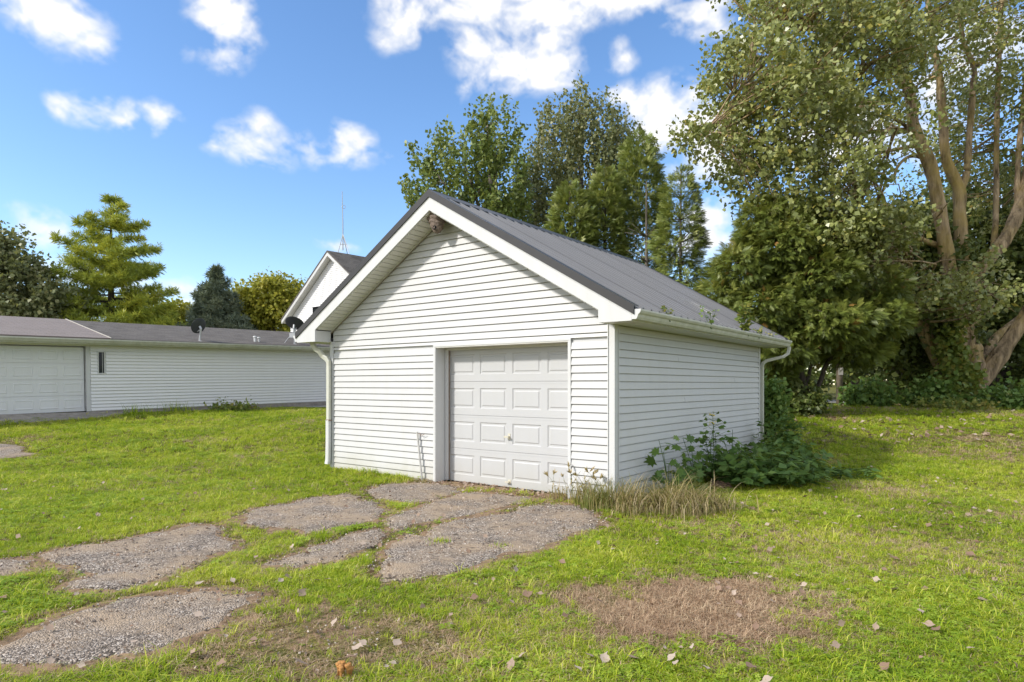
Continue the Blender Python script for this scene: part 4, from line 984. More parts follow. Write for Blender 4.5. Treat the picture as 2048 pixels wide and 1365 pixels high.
# ------------------------------------------------------------------ trees
def tube_chain(m, pts, r0, r1, n=7):
    k = len(pts); m.tube(pts, [r0 + (r1 - r0) * i / (k - 1) for i in range(k)], n, cap=True)
def smooth_path(pts, n=4):
    pts = np.array(pts, float); out = []
    for i in range(len(pts) - 1):
        p0 = pts[max(i - 1, 0)]; p1 = pts[i]; p2 = pts[i + 1]; p3 = pts[min(i + 2, len(pts) - 1)]
        for t in np.arange(n) / n:
            out.append(.5 * ((2 * p1) + (-p0 + p2) * t + (2 * p0 - 5 * p1 + 4 * p2 - p3) * t * t + (-p0 + 3 * p1 - 3 * p2 + p3) * t ** 3))
    out.append(pts[-1]); return np.array(out)
def rand_in_ell(r, n, shell=.35):
    d = norm(r.normal(size=(n, 3))); rad = (shell + (1 - shell) * r.random(n)) ** (1 / 2.2); return d * rad[:, None]
def crown_points(r, blobs, per, Y0):
    """blobs: (px, py, rx, ry, dY, rY, weight) in photo pixels/metres at distance Y0+dY"""
    P = []; C = []
    tot = sum(b[2] * b[3] * b[6] for b in blobs)
    for (px, py, rx, ry, dY, rY, w) in blobs:
        n = max(3, int(per * rx * ry * w / tot)); Y = Y0 + dY; c = at(px, py, Y); e = rand_in_ell(r, n) * np.array([rx / F * Y, rY, ry / F * Y]); P.append(c + e); C.append(np.repeat(c[None], n, 0))
    return np.concatenate(P), np.concatenate(C)
def tree_root(name, px, Y, label, cat='tree', group=None, x=None):
    X = (px - 1024) / F * Y if x is None else x; o = empty(name, (X, Y, float(gz(X, Y)))); tag(o, label, cat, group); return o, np.array([X, Y, float(gz(X, Y))])
def finish(root, base, m_trunk, bark_m, V, Fc, tint, leaf_m, extra=None):
    if m_trunk is not None and m_trunk.v:
        m_trunk.v = [tuple(np.array(v) - base) for v in m_trunk.v]; m_trunk.build('trunk', bark_m, root, True)
    if V is not None: link_obj('crown', np_mesh('crown', V - base, Fc, leaf_m, tint), root)
def leafy(P, C, r, per_cluster, size, spread, style='round', template=LEAF):
    """leaf positions/orientations around cluster centres P; C is the centre each cluster grows out from"""
    n = len(P); k = per_cluster; out = norm(P - C + r.normal(0, .15, P.shape))
    if style == 'hang': ax = norm(np.array([0, 0, -1.]) + r.normal(0, .18, (n, 3)))
    elif style == 'up': ax = norm(out * .55 + np.array([0, 0, .9]) + r.normal(0, .18, (n, 3)))
    else: ax = norm(out + np.array([0, 0, .15]) + r.normal(0, .35, (n, 3)))
    t = r.random((n, k)) * 2 - 1; L_ = spread * (1.0 if style == 'round' else 2.2)
    Q = P[:, None] + ax[:, None] * (t * L_)[..., None] + r.normal(0, spread * (.55 if style == 'round' else .22), (n, k, 3)); Q = Q.reshape(-1, 3)
    A = norm(r.normal(size=(n * k, 3)) + np.array([0, 0, -.55 if style != 'up' else .2]) + np.repeat(ax, k, 0) * .5)
    Nn = norm(r.normal(size=(n * k, 3)) + np.array([-.35, -.5, .75])); S = size * (.65 + .7 * r.random(n * k))
    V, Fc = scatter(template[0], template[1], Q, A, Nn, S)
    ti = np.clip(np.repeat(r.random(n), k) * .45 + r.random(n * k) * .6, 0, 1); return V, Fc, np.repeat(ti, len(template[0])), ax
def limbs_to(m, r, stems, P, n, r0=.05, r1=.012):
    S = np.concatenate(stems); idx = r.permutation(len(P))[:n]
    for i in idx:
        p = P[i]; d = np.linalg.norm((S - p) * np.array([1, 1, 1.3]), axis=1) + np.where(S[:, 2] > p[2] - .1, 2.5, 0); s = S[np.argmin(d)]
        L_ = np.linalg.norm(p - s)
        if L_ < .25: continue
        mid = (s + p) / 2 + r.normal(0, .09 * L_, 3) + np.array([0, 0, .06 * L_]); pts = smooth_path([s, mid, p], 3); tube_chain(m, pts, r0 * min(1.4, .5 + L_ * .2), r1, 5)

# ---- the big cottonwood at the right
def cottonwood():
    r = np.random.default_rng(21); Y = 23.0; root, base = tree_root('cottonwood_tree', 1937, Y, 'huge old cottonwood with several leaning furrowed trunks, ivy at its foot')
    k = Y / F; m = MB(); stems = []
    def stem(pts, w0, w1, dy=0, n=11, dy0=0):
        q = np.array([at(px, py, Y + dy0 + (dy - dy0) * (i / max(1, len(pts) - 1))) for i, (px, py) in enumerate(pts)]); q = smooth_path(q, 8)
        rr = np.linspace(w0, w1, len(q)) * .60 * k * (1 + .05 * np.sin(np.arange(len(q)) * .9 + w0)); n = max(12, n * 2); b0 = len(m.v)
        m.tube(list(q), list(rr), n); sd = w0 * 3.1 + dy
        th = np.tile(np.arange(n) / n, len(q)); ln = np.repeat(np.concatenate([[0], np.cumsum(np.linalg.norm(np.diff(q, axis=0), axis=1))]), n)
        rg = np.abs(vnoise(th * n * .62 + sd + .5 * np.sin(ln * 2.0), ln * .9 + sd, 1, 2) - .5) * 2
        vv = np.array(m.v[b0:b0 + n * len(q)]); cc = np.repeat(q, n, 0); vv = cc + (vv - cc) * (.86 + .34 * rg)[:, None]; m.v[b0:b0 + n * len(q)] = [tuple(v) for v in vv]; stems.append(q)
    stem([(1935, 835), (1936, 805), (1938, 780), (1940, 755), (1942, 725), (1938, 690)], 62, 34, 0, 16)
    stem([(1915, 775), (1881, 729), (1839, 645), (1814, 589), (1804, 518), (1784, 478)], 26, 13, -1.2)
    stem([(1934, 760), (1918, 660), (1912, 617), (1898, 543), (1882, 441), (1860, 334), (1829, 264), (1824, 211), (1811, 158), (1801, 88), (1797, 0), (1800, -120), (1808, -240)], 28, 9, -1.0, 13)
    stem([(1942, 750), (1930, 660), (1927, 600), (1927, 540), (1920, 440), (1917, 380), (1892, 316), (1885, 229), (1878, 150), (1862, 60), (1850, -60)], 30, 7, .6, 13)
    stem([(1920, 430), (1922, 385), (1933, 345), (1938, 281), (1945, 176), (1948, 134), (1924, 70), (1915, -80)], 14, 6, .8, 11, .25)
    stem([(1944, 640), (1950, 556), (1968, 530), (2011, 476), (2039, 415), (2055, 350), (2075, 220), (2090, 60)], 26, 14, 1.0, 12)
    stem([(1946, 780), (1990, 724), (2025, 673), (2060, 620), (2110, 540), (2160, 400)], 30, 14, -.8, 12)
    stem([(1950, 745), (1975, 700), (1998, 670), (2035, 640), (2090, 600)], 17, 9, 1.6)
    stem([(1930, 745), (1902, 690), (1893, 640), (1888, 600), (1880, 560)], 16, 9, 1.0)
    stem([(1985, 512), (1992, 430), (1993, 300), (1996, 180), (2000, 60), (2005, -60)], 10, 7, 2.4, 11, .5)
    stem([(2035, 425), (2036, 330), (2048, 200), (2060, 120)], 10, 8, 1.5, 11, .6)
    stem([(1826, 258), (1790, 262), (1744, 264), (1700, 272), (1674, 273)], 8, 6, -.5, 8)
    stem([(1850, 318), (1826, 312), (1808, 320), (1795, 335), (1787, 358)], 7, 4, -.5, 8)
    stem([(1880, 492), (1850, 482), (1832, 473), (1800, 450), (1770, 430), (1720, 405)], 10, 4, -1.5, 8)
    stem([(1812, 160), (1760, 110), (1700, 80), (1620, 60), (1540, 60)], 7, 3, -2.5, 8)
    stem([(1829, 264), (1740, 210), (1650, 190), (1560, 200), (1470, 190)], 6, 3, -3.5, 8)
    stem([(1840, 290), (1740, 310), (1650, 330), (1560, 300), (1460, 280), (1390, 270)], 6, 2, -4.0, 8)
    blobs = [(1600, 60, 130, 90, -3, 3, 1.1), (1500, 150, 95, 70, -4, 2.5, 1.0), (1700, 150, 130, 90, -3, 3, 1.1), (1560, 250, 120, 70, -4, 3, 1.1),
             (1440, 130, 45, 35, -4, 1.5, .9), (1420, 275, 60, 28, -4.5, 1.5, 1.0), (1375, 268, 30, 18, -4.5, 1, .9), (1500, 330, 60, 45, -4, 2, 1.0), (1620, 370, 120, 60, -4, 3, 1.0),
             (1720, 300, 90, 80, -3, 3, .9), (1640, 460, 110, 50, -4.5, 2, 1.3), (1740, 470, 80, 60, -4, 2, 1.2), (1680, 540, 60, 35, -4.5, 1.5, 1.1), (1560, 420, 55, 35, -4, 1.5, .8), (1500, 395, 35, 25, -4, 1.5, .7),
             (1800, 50, 110, 90, -2, 4, .9), (1900, 120, 110, 110, 1, 4, .9), (2020, 80, 90, 110, 2, 4, .9), (1990, 260, 90, 90, 2.5, 3, .9), (1880, 330, 60, 70, 2.5, 2, .7),
             (2030, 400, 60, 80, 2.5, 2, .7), (1860, 570, 60, 34, -3, 1.5, .5), (1930, 590, 80, 40, -3.5, 1.5, .5), (2020, 600, 60, 45, -3, 2, .5), (1990, 545, 60, 30, -3, 1.5, .5),
             (1800, 620, 50, 35, -3.5, 1.5, .6), (1600, -90, 160, 90, -3, 4, .8), (1850, -110, 200, 100, 0, 5, .8), (2120, 200, 90, 240, 1, 5, .6), (1440, 345, 35, 22, -4, 1, .6), (1590, 200, 110, 60, -5, 2, .8)]
    P, C = crown_points(r, blobs, 2750, Y)
    V, Fc, ti, ax = leafy(P, C, r, 24, .135, .27)
    limbs_to(m, r, stems, P, 420, .040, .009); limbs_to(m, r, stems, P, 420, .018, .005)
    # bare dead twigs hanging among the leaves
    for (px, py, dx, dy) in [(1735, 330, -30, 60), (1760, 480, -10, 70), (1700, 500, -40, 60), (1840, 560, 90, -10), (1960, 560, 60, 60), (1990, 610, -60, 50), (1730, 200, -60, 30), (1850, 120, -40, -60), (1810, 500, 40, 40), (1670, 470, -20, 60)]:
        p0 = at(px, py, Y - 3); p1 = at(px + dx, py + dy, Y - 3.6); tube_chain(m, smooth_path([p0, (p0 + p1) / 2 + r.normal(0, .15, 3), p1], 3), .025, .008, 5)
        for q in range(4):
            a = p0 + (p1 - p0) * (.3 + .2 * q); tube_chain(m, [a, a + r.normal(0, .28, 3) + np.array([0, 0, -.15])], .012, .004, 4)
    finish(root, base, m, M['bark_cotton'], V, Fc, ti, M['cotton'])
    # ivy climbing the foot of the trunks: a plant of its own
    iv, b2 = tree_root('ivy', 1915, Y - 1.2, 'green ivy climbing the foot of the big furrowed trunk', 'ivy')
    bl = [(1905, 640, 14, 40, -1.0, .3, 1), (1900, 700, 20, 40, -1.1, .35, 1.2), (1905, 745, 26, 30, -1.2, .4, 1.2), (1900, 785, 34, 26, -1.3, .5, 1.2), (1935, 770, 30, 40, -1.3, .3, .8), (1890, 600, 12, 26, -1.0, .2, .7), (1955, 800, 30, 18, -1.3, .5, .8)]
    P, C = crown_points(r, bl, 520, Y); V, Fc, ti, _ = leafy(P, C, r, 9, .17, .16); ms = MB()
    for q in range(5):
        a = at(1890 + q * 12, 800, Y - 1.4); b = at(1898 + q * 5, 620 + q * 12, Y - .9); tube_chain(ms, smooth_path([a, (a + b) / 2 + r.normal(0, .15, 3), b], 3), .03, .012, 5)
    finish(iv, b2, ms, M['bark_dark'], V, Fc, ti, M['ivy'])
cottonwood()

def broadleaf(name, label, px, Y, trunk_top, blobs, per, leaves, size, spread, leaf_m, bark_m='bark_grey', style='round', w=.28, seed=1, nl=90, forks=3, group=None, template=LEAF, dead=0):
    r = np.random.default_rng(seed); root, base = tree_root(name, px, Y, label, 'tree', group); m = MB(); stems = []
    top = at(trunk_top[0], trunk_top[1], Y); tr = smooth_path([base + np.array([0, 0, -.2]), base + (top - base) * .35 + r.normal(0, .15, 3) * np.array([1, 1, 0]), top], 6)
    m.tube(list(tr), list(np.linspace(w, w * .22, len(tr))), 10); stems.append(tr)
    P, C = crown_points(r, blobs, per, Y)
    for b in blobs[:forks + 4]:
        c = at(b[0], b[1], Y + b[4]); i = np.argmin(np.abs(tr[:, 2] - (base[2] + (c[2] - base[2]) * .45))); s = tr[i]
        q = smooth_path([s, s + (c - s) * .5 + np.array([0, 0, .12 * np.linalg.norm(c - s)]), c], 4); m.tube(list(q), list(np.linspace(w * .45, w * .1, len(q))), 7); stems.append(q)
    limbs_to(m, r, stems, P, nl, .04, .008)
    V, Fc, ti, _ = leafy(P, C, r, leaves, size, spread, style, template)
    finish(root, base, m, M[bark_m], V, Fc, ti, M[leaf_m]); return root

def cedar_tree(name, label, px, Y, axis_px, top, bot, prof, n, size, leaf_m='cedar', seed=1, trunk=True, w=.18, group=None, depth=.85, bare=None, front=0):
    """flame-shaped conifer: axis_px at top and bottom, prof = list of (t, half width px) from top (0) to bottom (1)"""
    r = np.random.default_rng(seed); root, base = tree_root(name, px, Y, label, 'tree', group); m = MB()
    tt = np.array([p[0] for p in prof]); ww = np.array([p[1] for p in prof])
    cand = r.random(n * 3); keep = r.random(n * 3) < np.interp(cand, tt, ww) / ww.max(); t = cand[keep][:n]
    hw = np.interp(t, tt, ww) / F * Y; th = r.random(len(t)) * 2 * np.pi; ru = (.25 + .75 * r.random(len(t))) ** .5
    lump = .62 + .80 * (vnoise(th * 1.6 + seed * 7, t * 11 + seed, 1, 3)); ru = ru * lump
    cx = (np.interp(t, [0, 1], axis_px) - 1024) / F * Y; z = CAMZ + (HOR - (top + (bot - top) * t)) / F * Y
    P = np.stack([cx + np.cos(th) * hw * ru, Y + np.sin(th) * hw * ru * depth, z], -1)
    out = np.stack([np.cos(th), np.sin(th), np.zeros(len(t))], -1)
    A = norm(out + np.array([0, 0, 1]) * (.75 - 1.15 * t)[:, None] + r.normal(0, .35, P.shape)); Nn = norm(np.array([0, 0, 1]) + out * .4 + r.normal(0, .6, P.shape))
    S = size * (.6 + .8 * r.random(len(t))); V, Fc = scatter(FAN[0], FAN[1], P, A, Nn, S)
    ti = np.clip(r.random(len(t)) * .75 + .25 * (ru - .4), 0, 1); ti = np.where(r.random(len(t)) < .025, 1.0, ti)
    if trunk:
        tp = np.array([(axis_px[0] - 1024) / F * Y, Y, CAMZ + (HOR - top) / F * Y]); tr = smooth_path([base + np.array([0, 0, -.15]), (base + tp) / 2 + r.normal(0, .08, 3), tp], 6)
        if front: tr = tr[:-3] - np.array([0, front, 0])
        m.tube(list(tr), list(np.linspace(w, .02, len(tr))), 8)
        for q in range(46):
            i = r.integers(2, len(tr) - 2); a = tr[i]; d = norm(np.array([r.normal(), r.normal(), .25])); L_ = np.interp((HOR - (a[2] - CAMZ) * F / Y - top) / (bot - top), tt, ww) / F * Y * .85
            tube_chain(m, [a, a + d * L_ * .5 + np.array([0, 0, .05]), a + d * L_ + np.array([0, 0, .12])], .03, .008, 5)
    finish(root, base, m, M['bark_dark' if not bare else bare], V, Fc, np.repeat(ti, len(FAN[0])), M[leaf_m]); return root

# trees behind the garage
broadleaf('maple_tree', 'green maple with upright pointed twigs rising behind the garage ridge', 985, 30, (975, 250),
  [(880, 400, 70, 55, 0, 2.5, 1), (930, 330, 80, 60, 0, 2.5, 1.1), (990, 270, 55, 50, 0, 2, .9), (1000, 370, 60, 70, 0, 2.5, 1), (860, 330, 45, 30, 0, 1.5, .8), (830, 415, 35, 28, 0, 1.5, .7), (960, 440, 80, 50, 0, 2.5, 1),
   (1020, 235, 14, 28, 0, .5, .35), (985, 235, 16, 30, 0, .6, .35), (945, 262, 18, 20, 0, .6, .35), (905, 290, 26, 22, 0, .8, .5), (1035, 430, 40, 50, 0, 1.5, .7)], 430, 28, .175, .30, 'maple', style='up', seed=3, w=.3)
broadleaf('birch_tree', 'tall grey-green birch with hanging twigs, highest crown behind the garage', 1170, 33, (1160, 215),
  [(1160, 240, 45, 50, 0, 2, 1), (1200, 280, 70, 60, 0, 2.5, 1.1), (1110, 290, 50, 70, 0, 2, 1), (1090, 370, 55, 60, 0, 2, 1), (1175, 370, 70, 70, 0, 2.5, 1), (1250, 300, 45, 50, 0, 2, .8), (1165, 205, 22, 20, 0, .8, .5), (1095, 240, 24, 22, 0, 1, .5), (1060, 400, 30, 60, 0, 1.5, .7), (1240, 400, 60, 70, 0, 2, .8), (1100, 450, 60, 50, 0, 2, .8), (1055, 340, 30, 40, 0, 1.5, .6), (1048, 430, 40, 50, 0, 1.5, .8), (1290, 330, 30, 40, 0, 1.5, .6), (1300, 430, 40, 60, 0, 1.5, .7)],
  700, 28, .165, .40, 'birch', style='hang', seed=5, w=.26, nl=120)
G1 = 'arborvitae behind the garage'
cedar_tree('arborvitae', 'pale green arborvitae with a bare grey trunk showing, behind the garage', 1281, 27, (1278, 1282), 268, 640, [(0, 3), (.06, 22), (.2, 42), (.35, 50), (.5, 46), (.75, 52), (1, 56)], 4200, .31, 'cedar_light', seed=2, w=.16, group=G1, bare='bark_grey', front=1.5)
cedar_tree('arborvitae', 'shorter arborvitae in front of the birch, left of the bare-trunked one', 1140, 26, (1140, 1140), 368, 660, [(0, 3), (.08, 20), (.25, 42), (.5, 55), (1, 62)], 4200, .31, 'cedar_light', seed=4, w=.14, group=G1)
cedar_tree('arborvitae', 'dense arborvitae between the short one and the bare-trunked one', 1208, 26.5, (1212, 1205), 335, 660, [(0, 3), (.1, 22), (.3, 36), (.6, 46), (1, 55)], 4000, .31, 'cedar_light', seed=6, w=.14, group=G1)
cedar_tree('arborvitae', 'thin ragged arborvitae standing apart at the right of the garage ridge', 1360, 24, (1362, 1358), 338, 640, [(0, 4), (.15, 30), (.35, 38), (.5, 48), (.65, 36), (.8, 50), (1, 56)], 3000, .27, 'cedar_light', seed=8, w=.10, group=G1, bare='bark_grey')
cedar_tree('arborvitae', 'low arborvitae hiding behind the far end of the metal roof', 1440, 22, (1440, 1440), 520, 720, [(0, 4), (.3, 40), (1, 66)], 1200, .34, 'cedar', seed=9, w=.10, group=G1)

# right: spreading cedar, dark trees, white trunk, pole
def right_cedar():
    r = np.random.default_rng(31); Y = 18.5; root, base = tree_root('cedar_tree', 1612, Y, 'broad drooping cedar on curved forked trunks beyond the garage corner')
    m = MB(); stems = []
    for pts, w0, w1 in (([(1608, 835), (1610, 800), (1607, 770), (1600, 735), (1612, 700), (1590, 600), (1560, 480), (1540, 420)], .15, .03), ([(1612, 795), (1628, 782), (1642, 760), (1650, 735), (1668, 700), (1690, 620)], .09, .04), ([(1607, 775), (1618, 750), (1622, 730), (1630, 690)], .06, .03)):
        q = smooth_path([at(px, py, Y) for px, py in pts], 4); m.tube(list(q), list(np.linspace(w0, w1, len(q))), 9); stems.append(q)
    bl = [(1540, 408, 20, 24, 0, .4, .35), (1580, 415, 18, 20, 0, .4, .3), (1500, 470, 26, 30, 0, .6, .5), (1690, 470, 55, 45, .6, 1.2, .7), (1530, 440, 45, 40, 0, .8, .8), (1560, 500, 80, 60, 0, 1.3, 1.1), (1480, 540, 50, 50, 0, 1, .9), (1620, 560, 90, 60, 0, 1.5, 1.1), (1520, 620, 90, 50, 0, 1.5, 1.1), (1640, 650, 100, 50, -.3, 1.6, 1.1), (1560, 690, 70, 40, -.3, 1.2, 1), (1730, 640, 70, 50, 0, 1.4, 1), (1740, 580, 60, 50, .3, 1.2, .8), (1550, 740, 40, 45, .3, .8, .7), (1700, 700, 70, 30, 0, 1.2, .8), (1440, 600, 30, 40, 0, .8, .5), (1580, 430, 50, 35, .2, 1, .7), (1650, 490, 60, 45, .3, 1.2, .8), (1545, 790, 30, 40, .5, .6, .6)]
    P, C = crown_points(r, bl, 19000, Y); out = norm(P - C)
    A = norm(out * np.array([1, 1, .5]) + np.array([0, 0, -.30]) + r.normal(0, .45, P.shape)); Nn = norm(np.array([0, -.4, .8]) + r.normal(0, .9, P.shape)); S = .27 * (.6 + .8 * r.random(len(P)))
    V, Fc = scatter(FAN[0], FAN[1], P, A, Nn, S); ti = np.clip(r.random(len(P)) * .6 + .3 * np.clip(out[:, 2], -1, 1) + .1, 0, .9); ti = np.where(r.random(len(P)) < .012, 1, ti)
    limbs_to(m, r, stems, P, 90, .03, .008)
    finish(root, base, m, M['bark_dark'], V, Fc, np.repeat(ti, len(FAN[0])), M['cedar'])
right_cedar()
G2 = 'dark trees along the road'
broadleaf('shade_tree', 'dark leafy tree with a pale trunk between the cedar and the cottonwood', 1800, 24.5, (1800, 560),
  [(1800, 640, 110, 70, 0, 2.5, 1.1), (1740, 560, 90, 70, .5, 2.5, 1), (1840, 560, 90, 80, .5, 2.5, 1), (1720, 700, 80, 45, 0, 2, 1), (1860, 700, 90, 50, .5, 2, 1), (1800, 470, 80, 60, 1, 2, .8), (1700, 500, 60, 60, 1, 2, .8)], 900, 30, .20, .36, 'darkleaf', 'bark_birch', seed=14, w=.30, group=G2)
broadleaf('shade_tree', 'dark leafy tree filling the gap behind the cottonwood trunks', 1990, 29, (1990, 500),
  [(1990, 620, 130, 80, 0, 3, 1.1), (1930, 500, 110, 90, 0, 3, 1), (2060, 520, 100, 100, 0, 3, 1), (1900, 680, 90, 60, 0, 2.5, 1), (2060, 720, 110, 50, 0, 2.5, 1), (1980, 400, 100, 70, 1, 3, .8)], 900, 30, .24, .42, 'darkleaf', 'bark_dark', seed=15, w=.32, group=G2)
broadleaf('shade_tree', 'dark leafy tree low over the road behind the thin pole', 1715, 30, (1715, 600),
  [(1715, 630, 90, 60, 0, 2.5, 1), (1660, 650, 80, 45, 0, 2.5, 1), (1770, 690, 80, 40, 0, 2, 1), (1600, 620, 70, 60, .5, 2.5, .9), (1660, 580, 70, 60, .5, 2.5, .9)], 560, 30, .24, .42, 'darkleaf', 'bark_dark', seed=16, w=.25, group=G2)
def bush(name, label, px, py, rx, ry, Y, n, leaf_m, size=.13, seed=1, leaves=14, group=None, spread=.2, style='round', template=LEAF):
    r = np.random.default_rng(seed); root, base = tree_root(name, px, Y, label, 'bush', group)
    bl = [(px, py, rx, ry, 0, rx / F * Y * .8, 1), (px - rx * .5, py + ry * .35, rx * .6, ry * .6, 0, rx / F * Y * .5, .8), (px + rx * .5, py + ry * .3, rx * .6, ry * .65, 0, rx / F * Y * .5, .8)]
    P, C = crown_points(r, bl, n, Y); P[:, 2] = np.maximum(P[:, 2], gz(P[:, 0], P[:, 1]) + .05)
    V, Fc, ti, _ = leafy(P, C, r, leaves, size, spread, style, template); V[:, 2] = np.maximum(V[:, 2], gz(V[:, 0], V[:, 1]) + .01); m = MB()
    for q in range(7):
        p = P[r.integers(len(P))]; a = base + np.array([r.normal(0, .1), r.normal(0, .1), -.05]); tube_chain(m, smooth_path([a, (a + p) / 2 + np.array([0, 0, .1]), p], 3), .02, .006, 5)
    m.v = [tuple(np.array(v) - base) for v in m.v]; m.build('stem', M['bark_dark'], root, True)
    link_obj('foliage', np_mesh('foliage', V - base, Fc, M[leaf_m], ti), root); return root
bush('bush', 'low dark bush between the thin pole and the pale-trunked tree', 1738, 792, 44, 28, 21.5, 110, 'weed', .15, 51)
bush('bush', 'leafy suckers round the forked foot of the drooping cedar', 1600, 805, 42, 30, 18.2, 120, 'darkleaf', .12, 52)
bush('bush', 'dark undergrowth left of the cottonwood foot', 1868, 795, 46, 34, 21.5, 130, 'weed', .15, 53)
bush('bush', 'leafy undergrowth right of the cottonwood foot at the picture edge', 2020, 812, 60, 40, 20.5, 190, 'weed', .15, 54)
bush('bush', 'tangled green shrub against the far right garage corner', 1540, 812, 20, 50, 14.2, 130, 'weed', .10, 55)
bush('bush', 'red-tinged shrub half hidden behind the garage corner', 1545, 735, 34, 50, 19.5, 120, 'darkleaf', .12, 56)
bush('bush', 'pale weeds spilling along the lawn under the cottonwood', 1900, 834, 70, 14, 20.0, 110, 'ivy', .12, 57)
bush('bush', 'mid green bush beyond the shade tree by the road', 1840, 770, 50, 36, 23.8, 130, 'maple', .16, 58)
def pole():
    Y = 22.6; o, b = tree_root('utility_pole', 1679, Y, 'thin weathered wooden pole with pale plates beside the road', 'pole'); m = MB()
    m.tube([(0, 0, -.3), (0, 0, 3), (-.08, 0, 7.5)], [.11, .10, .085], 12); m.build('post', M['post'], o, True)
    MB().box(-.09, .07, -.115, -.105, 1.1, 1.35).build('plate', M['label_tan'], o)
pole()

# left: trees behind the house
def conifer(name, label, px, Y, top, bot, half, kind, seed, whorls, leaf_m, group=None, droop=.0, upt=.25, ts=.30, profile=None, gaps=.12):
    r = np.random.default_rng(seed); root, base = tree_root(name, px, Y, label, 'tree', group); m = MB(); zt = CAMZ + (HOR - top) / F * Y; zb = CAMZ + (HOR - bot) / F * Y
    tr = [base + np.array([0, 0, -.2]), np.array([base[0], Y, zb]), np.array([base[0], Y, (zb + zt) / 2]), np.array([base[0], Y, zt])]; m.tube(tr, [.26, .22, .13, .02], 9)
    Q = []; A = []
    for k in range(whorls):
        f = k / (whorls - 1); z = zt - (zt - zb) * (f ** .9) - .1; hw = profile(f) * half / F * Y; nb = int(6 + 5 * f)
        for j in range(nb):
            if r.random() < gaps: continue
            th = 2 * np.pi * (j + r.random() * .7) / nb + k; L_ = hw * (.7 + .42 * r.random()); d = np.array([math.cos(th), math.sin(th), 0])
            z0 = z + r.normal(0, .12); npt = max(3, int(L_ / (ts * .36)))
            path = [np.array([base[0], Y, z0]) + d * L_ * s + np.array([0, 0, L_ * (-droop * s + upt * s * s)]) for s in np.linspace(0, 1, 5)]
            tube_chain(m, path, .035 + .01 * L_, .008, 5)
            for s in np.linspace(.22, 1.0, npt):
                c = np.array([base[0], Y, z0]) + d * L_ * s + np.array([0, 0, L_ * (-droop * s + upt * s * s)]); side = np.array([-d[1], d[0], 0])
                for q in range(5 if kind == 'pine' else 5):
                    w = L_ * .20 * (1.05 - s * .6); Q.append(c + side * r.normal(0, w) + np.array([0, 0, r.normal(0.03, .07)])); A.append(d * .6 + side * r.normal(0, .5) + np.array([0, 0, .55 if kind == 'pine' else .15]))
    for q in range(10): Q.append(np.array([base[0] + r.normal(0, .06), Y, zt - .12 * q])); A.append(np.array([r.normal(0, .3), r.normal(0, .3), 1]))
    Q = np.array(Q); A = np.array(A); S = ts * (.7 + .6 * r.random(len(Q))); V, Fc = scatter(NEEDLE[0], NEEDLE[1], Q, A, norm(r.normal(size=Q.shape)), S)
    ti = np.clip(r.random(len(Q)) * .55 + .45 * vnoise(Q[:, 0] + seed, Q[:, 2], .8, 2), 0, 1)
    finish(root, base, m, M['bark_dark'], V, Fc, np.repeat(ti, len(NEEDLE[0])), M[leaf_m]); return root
conifer('pine_tree', 'tall layered yellow-green pine behind the low house roof', 222, 36, 398, 690, 138, 'pine', 61, 13, 'pine', ts=.36, droop=.04, upt=.20, gaps=.26, profile=lambda f: float(np.interp(f, [0, .05, .18, .26, .38, .5, .58, .7, .8, 1], [.10, .24, .50, .42, .88, .62, .72, 1.0, .85, .95])))
conifer('spruce_tree', 'blue-green pointed spruce behind the house between pine and gable', 432, 40, 538, 700, 92, 'spruce', 62, 18, 'spruce', ts=.38, droop=.25, upt=.22, gaps=.05, profile=lambda f: .06 + .94 * f ** .85)
broadleaf('dark_tree', 'dark grey-green tree at the left picture edge behind the house', 20, 33, (15, 490),
  [(20, 560, 70, 60, 0, 2.5, 1.1), (-20, 500, 50, 50, 0, 2, 1), (80, 610, 45, 45, 0, 2, 1), (40, 640, 80, 40, 0, 2, 1), (10, 480, 26, 28, 0, 1.5, .6), (-60, 600, 80, 80, 0, 3, 1), (110, 600, 34, 30, 0, 1.5, .6), (55, 530, 22, 20, 0, 1, .5)], 640, 30, .20, .36, 'birch', 'bark_dark', seed=63)
broadleaf('round_tree', 'round yellow-green tree beside the tall white gable', 545, 42, (545, 590),
  [(545, 610, 55, 48, 0, 2, 1.1), (570, 590, 36, 30, 0, 1.5, .8), (520, 640, 45, 34, 0, 1.5, 1), (500, 600, 20, 26, 0, 1, .5), (545, 572, 26, 16, 0, 1, .5), (585, 640, 30, 40, 0, 1.5, .9)], 420, 28, .22, .40, 'yellowleaf', seed=64)
broadleaf('thin_tree', 'loose yellow-green sapling between the spruce and the round tree', 492, 44, (490, 590),
  [(490, 620, 24, 36, 0, 1.2, 1), (480, 590, 12, 20, 0, .8, .6), (505, 650, 26, 24, 0, 1.2, .8)], 130, 24, .20, .34, 'yellowleaf', seed=65, w=.14, nl=30)
broadleaf('thin_tree', 'loose yellow-green saplings between the pine and the spruce', 340, 44, (340, 610),
  [(330, 630, 36, 22, 0, 1.5, 1), (365, 628, 22, 26, 0, 1.2, .9), (345, 650, 50, 20, 0, 1.5, 1), (300, 640, 26, 18, 0, 1, .7)], 190, 24, .20, .34, 'yellowleaf', seed=66, w=.14, nl=40)
# far hedge line across the field
for i, (px, Y, h) in enumerate([(1560, 70, 46), (1680, 75, 40), (1790, 72, 52), (1900, 78, 44), (2010, 74, 50), (2110, 70, 46)]):
    y0 = HOR - (float(gz(0, Y)) - CAMZ) * F / Y
    bush('hedge_tree', ['bushy', 'low', 'rounded', 'dense', 'tall', 'end'][i] + ' far hedge tree across the field, number %s from the left' % ['one', 'two', 'three', 'four', 'five', 'six'][i], px, y0 - h * .6, 62, h * .62, Y, 90, 'darkleaf', .5, 80 + i, 12, 'hedge trees across the field', .7)

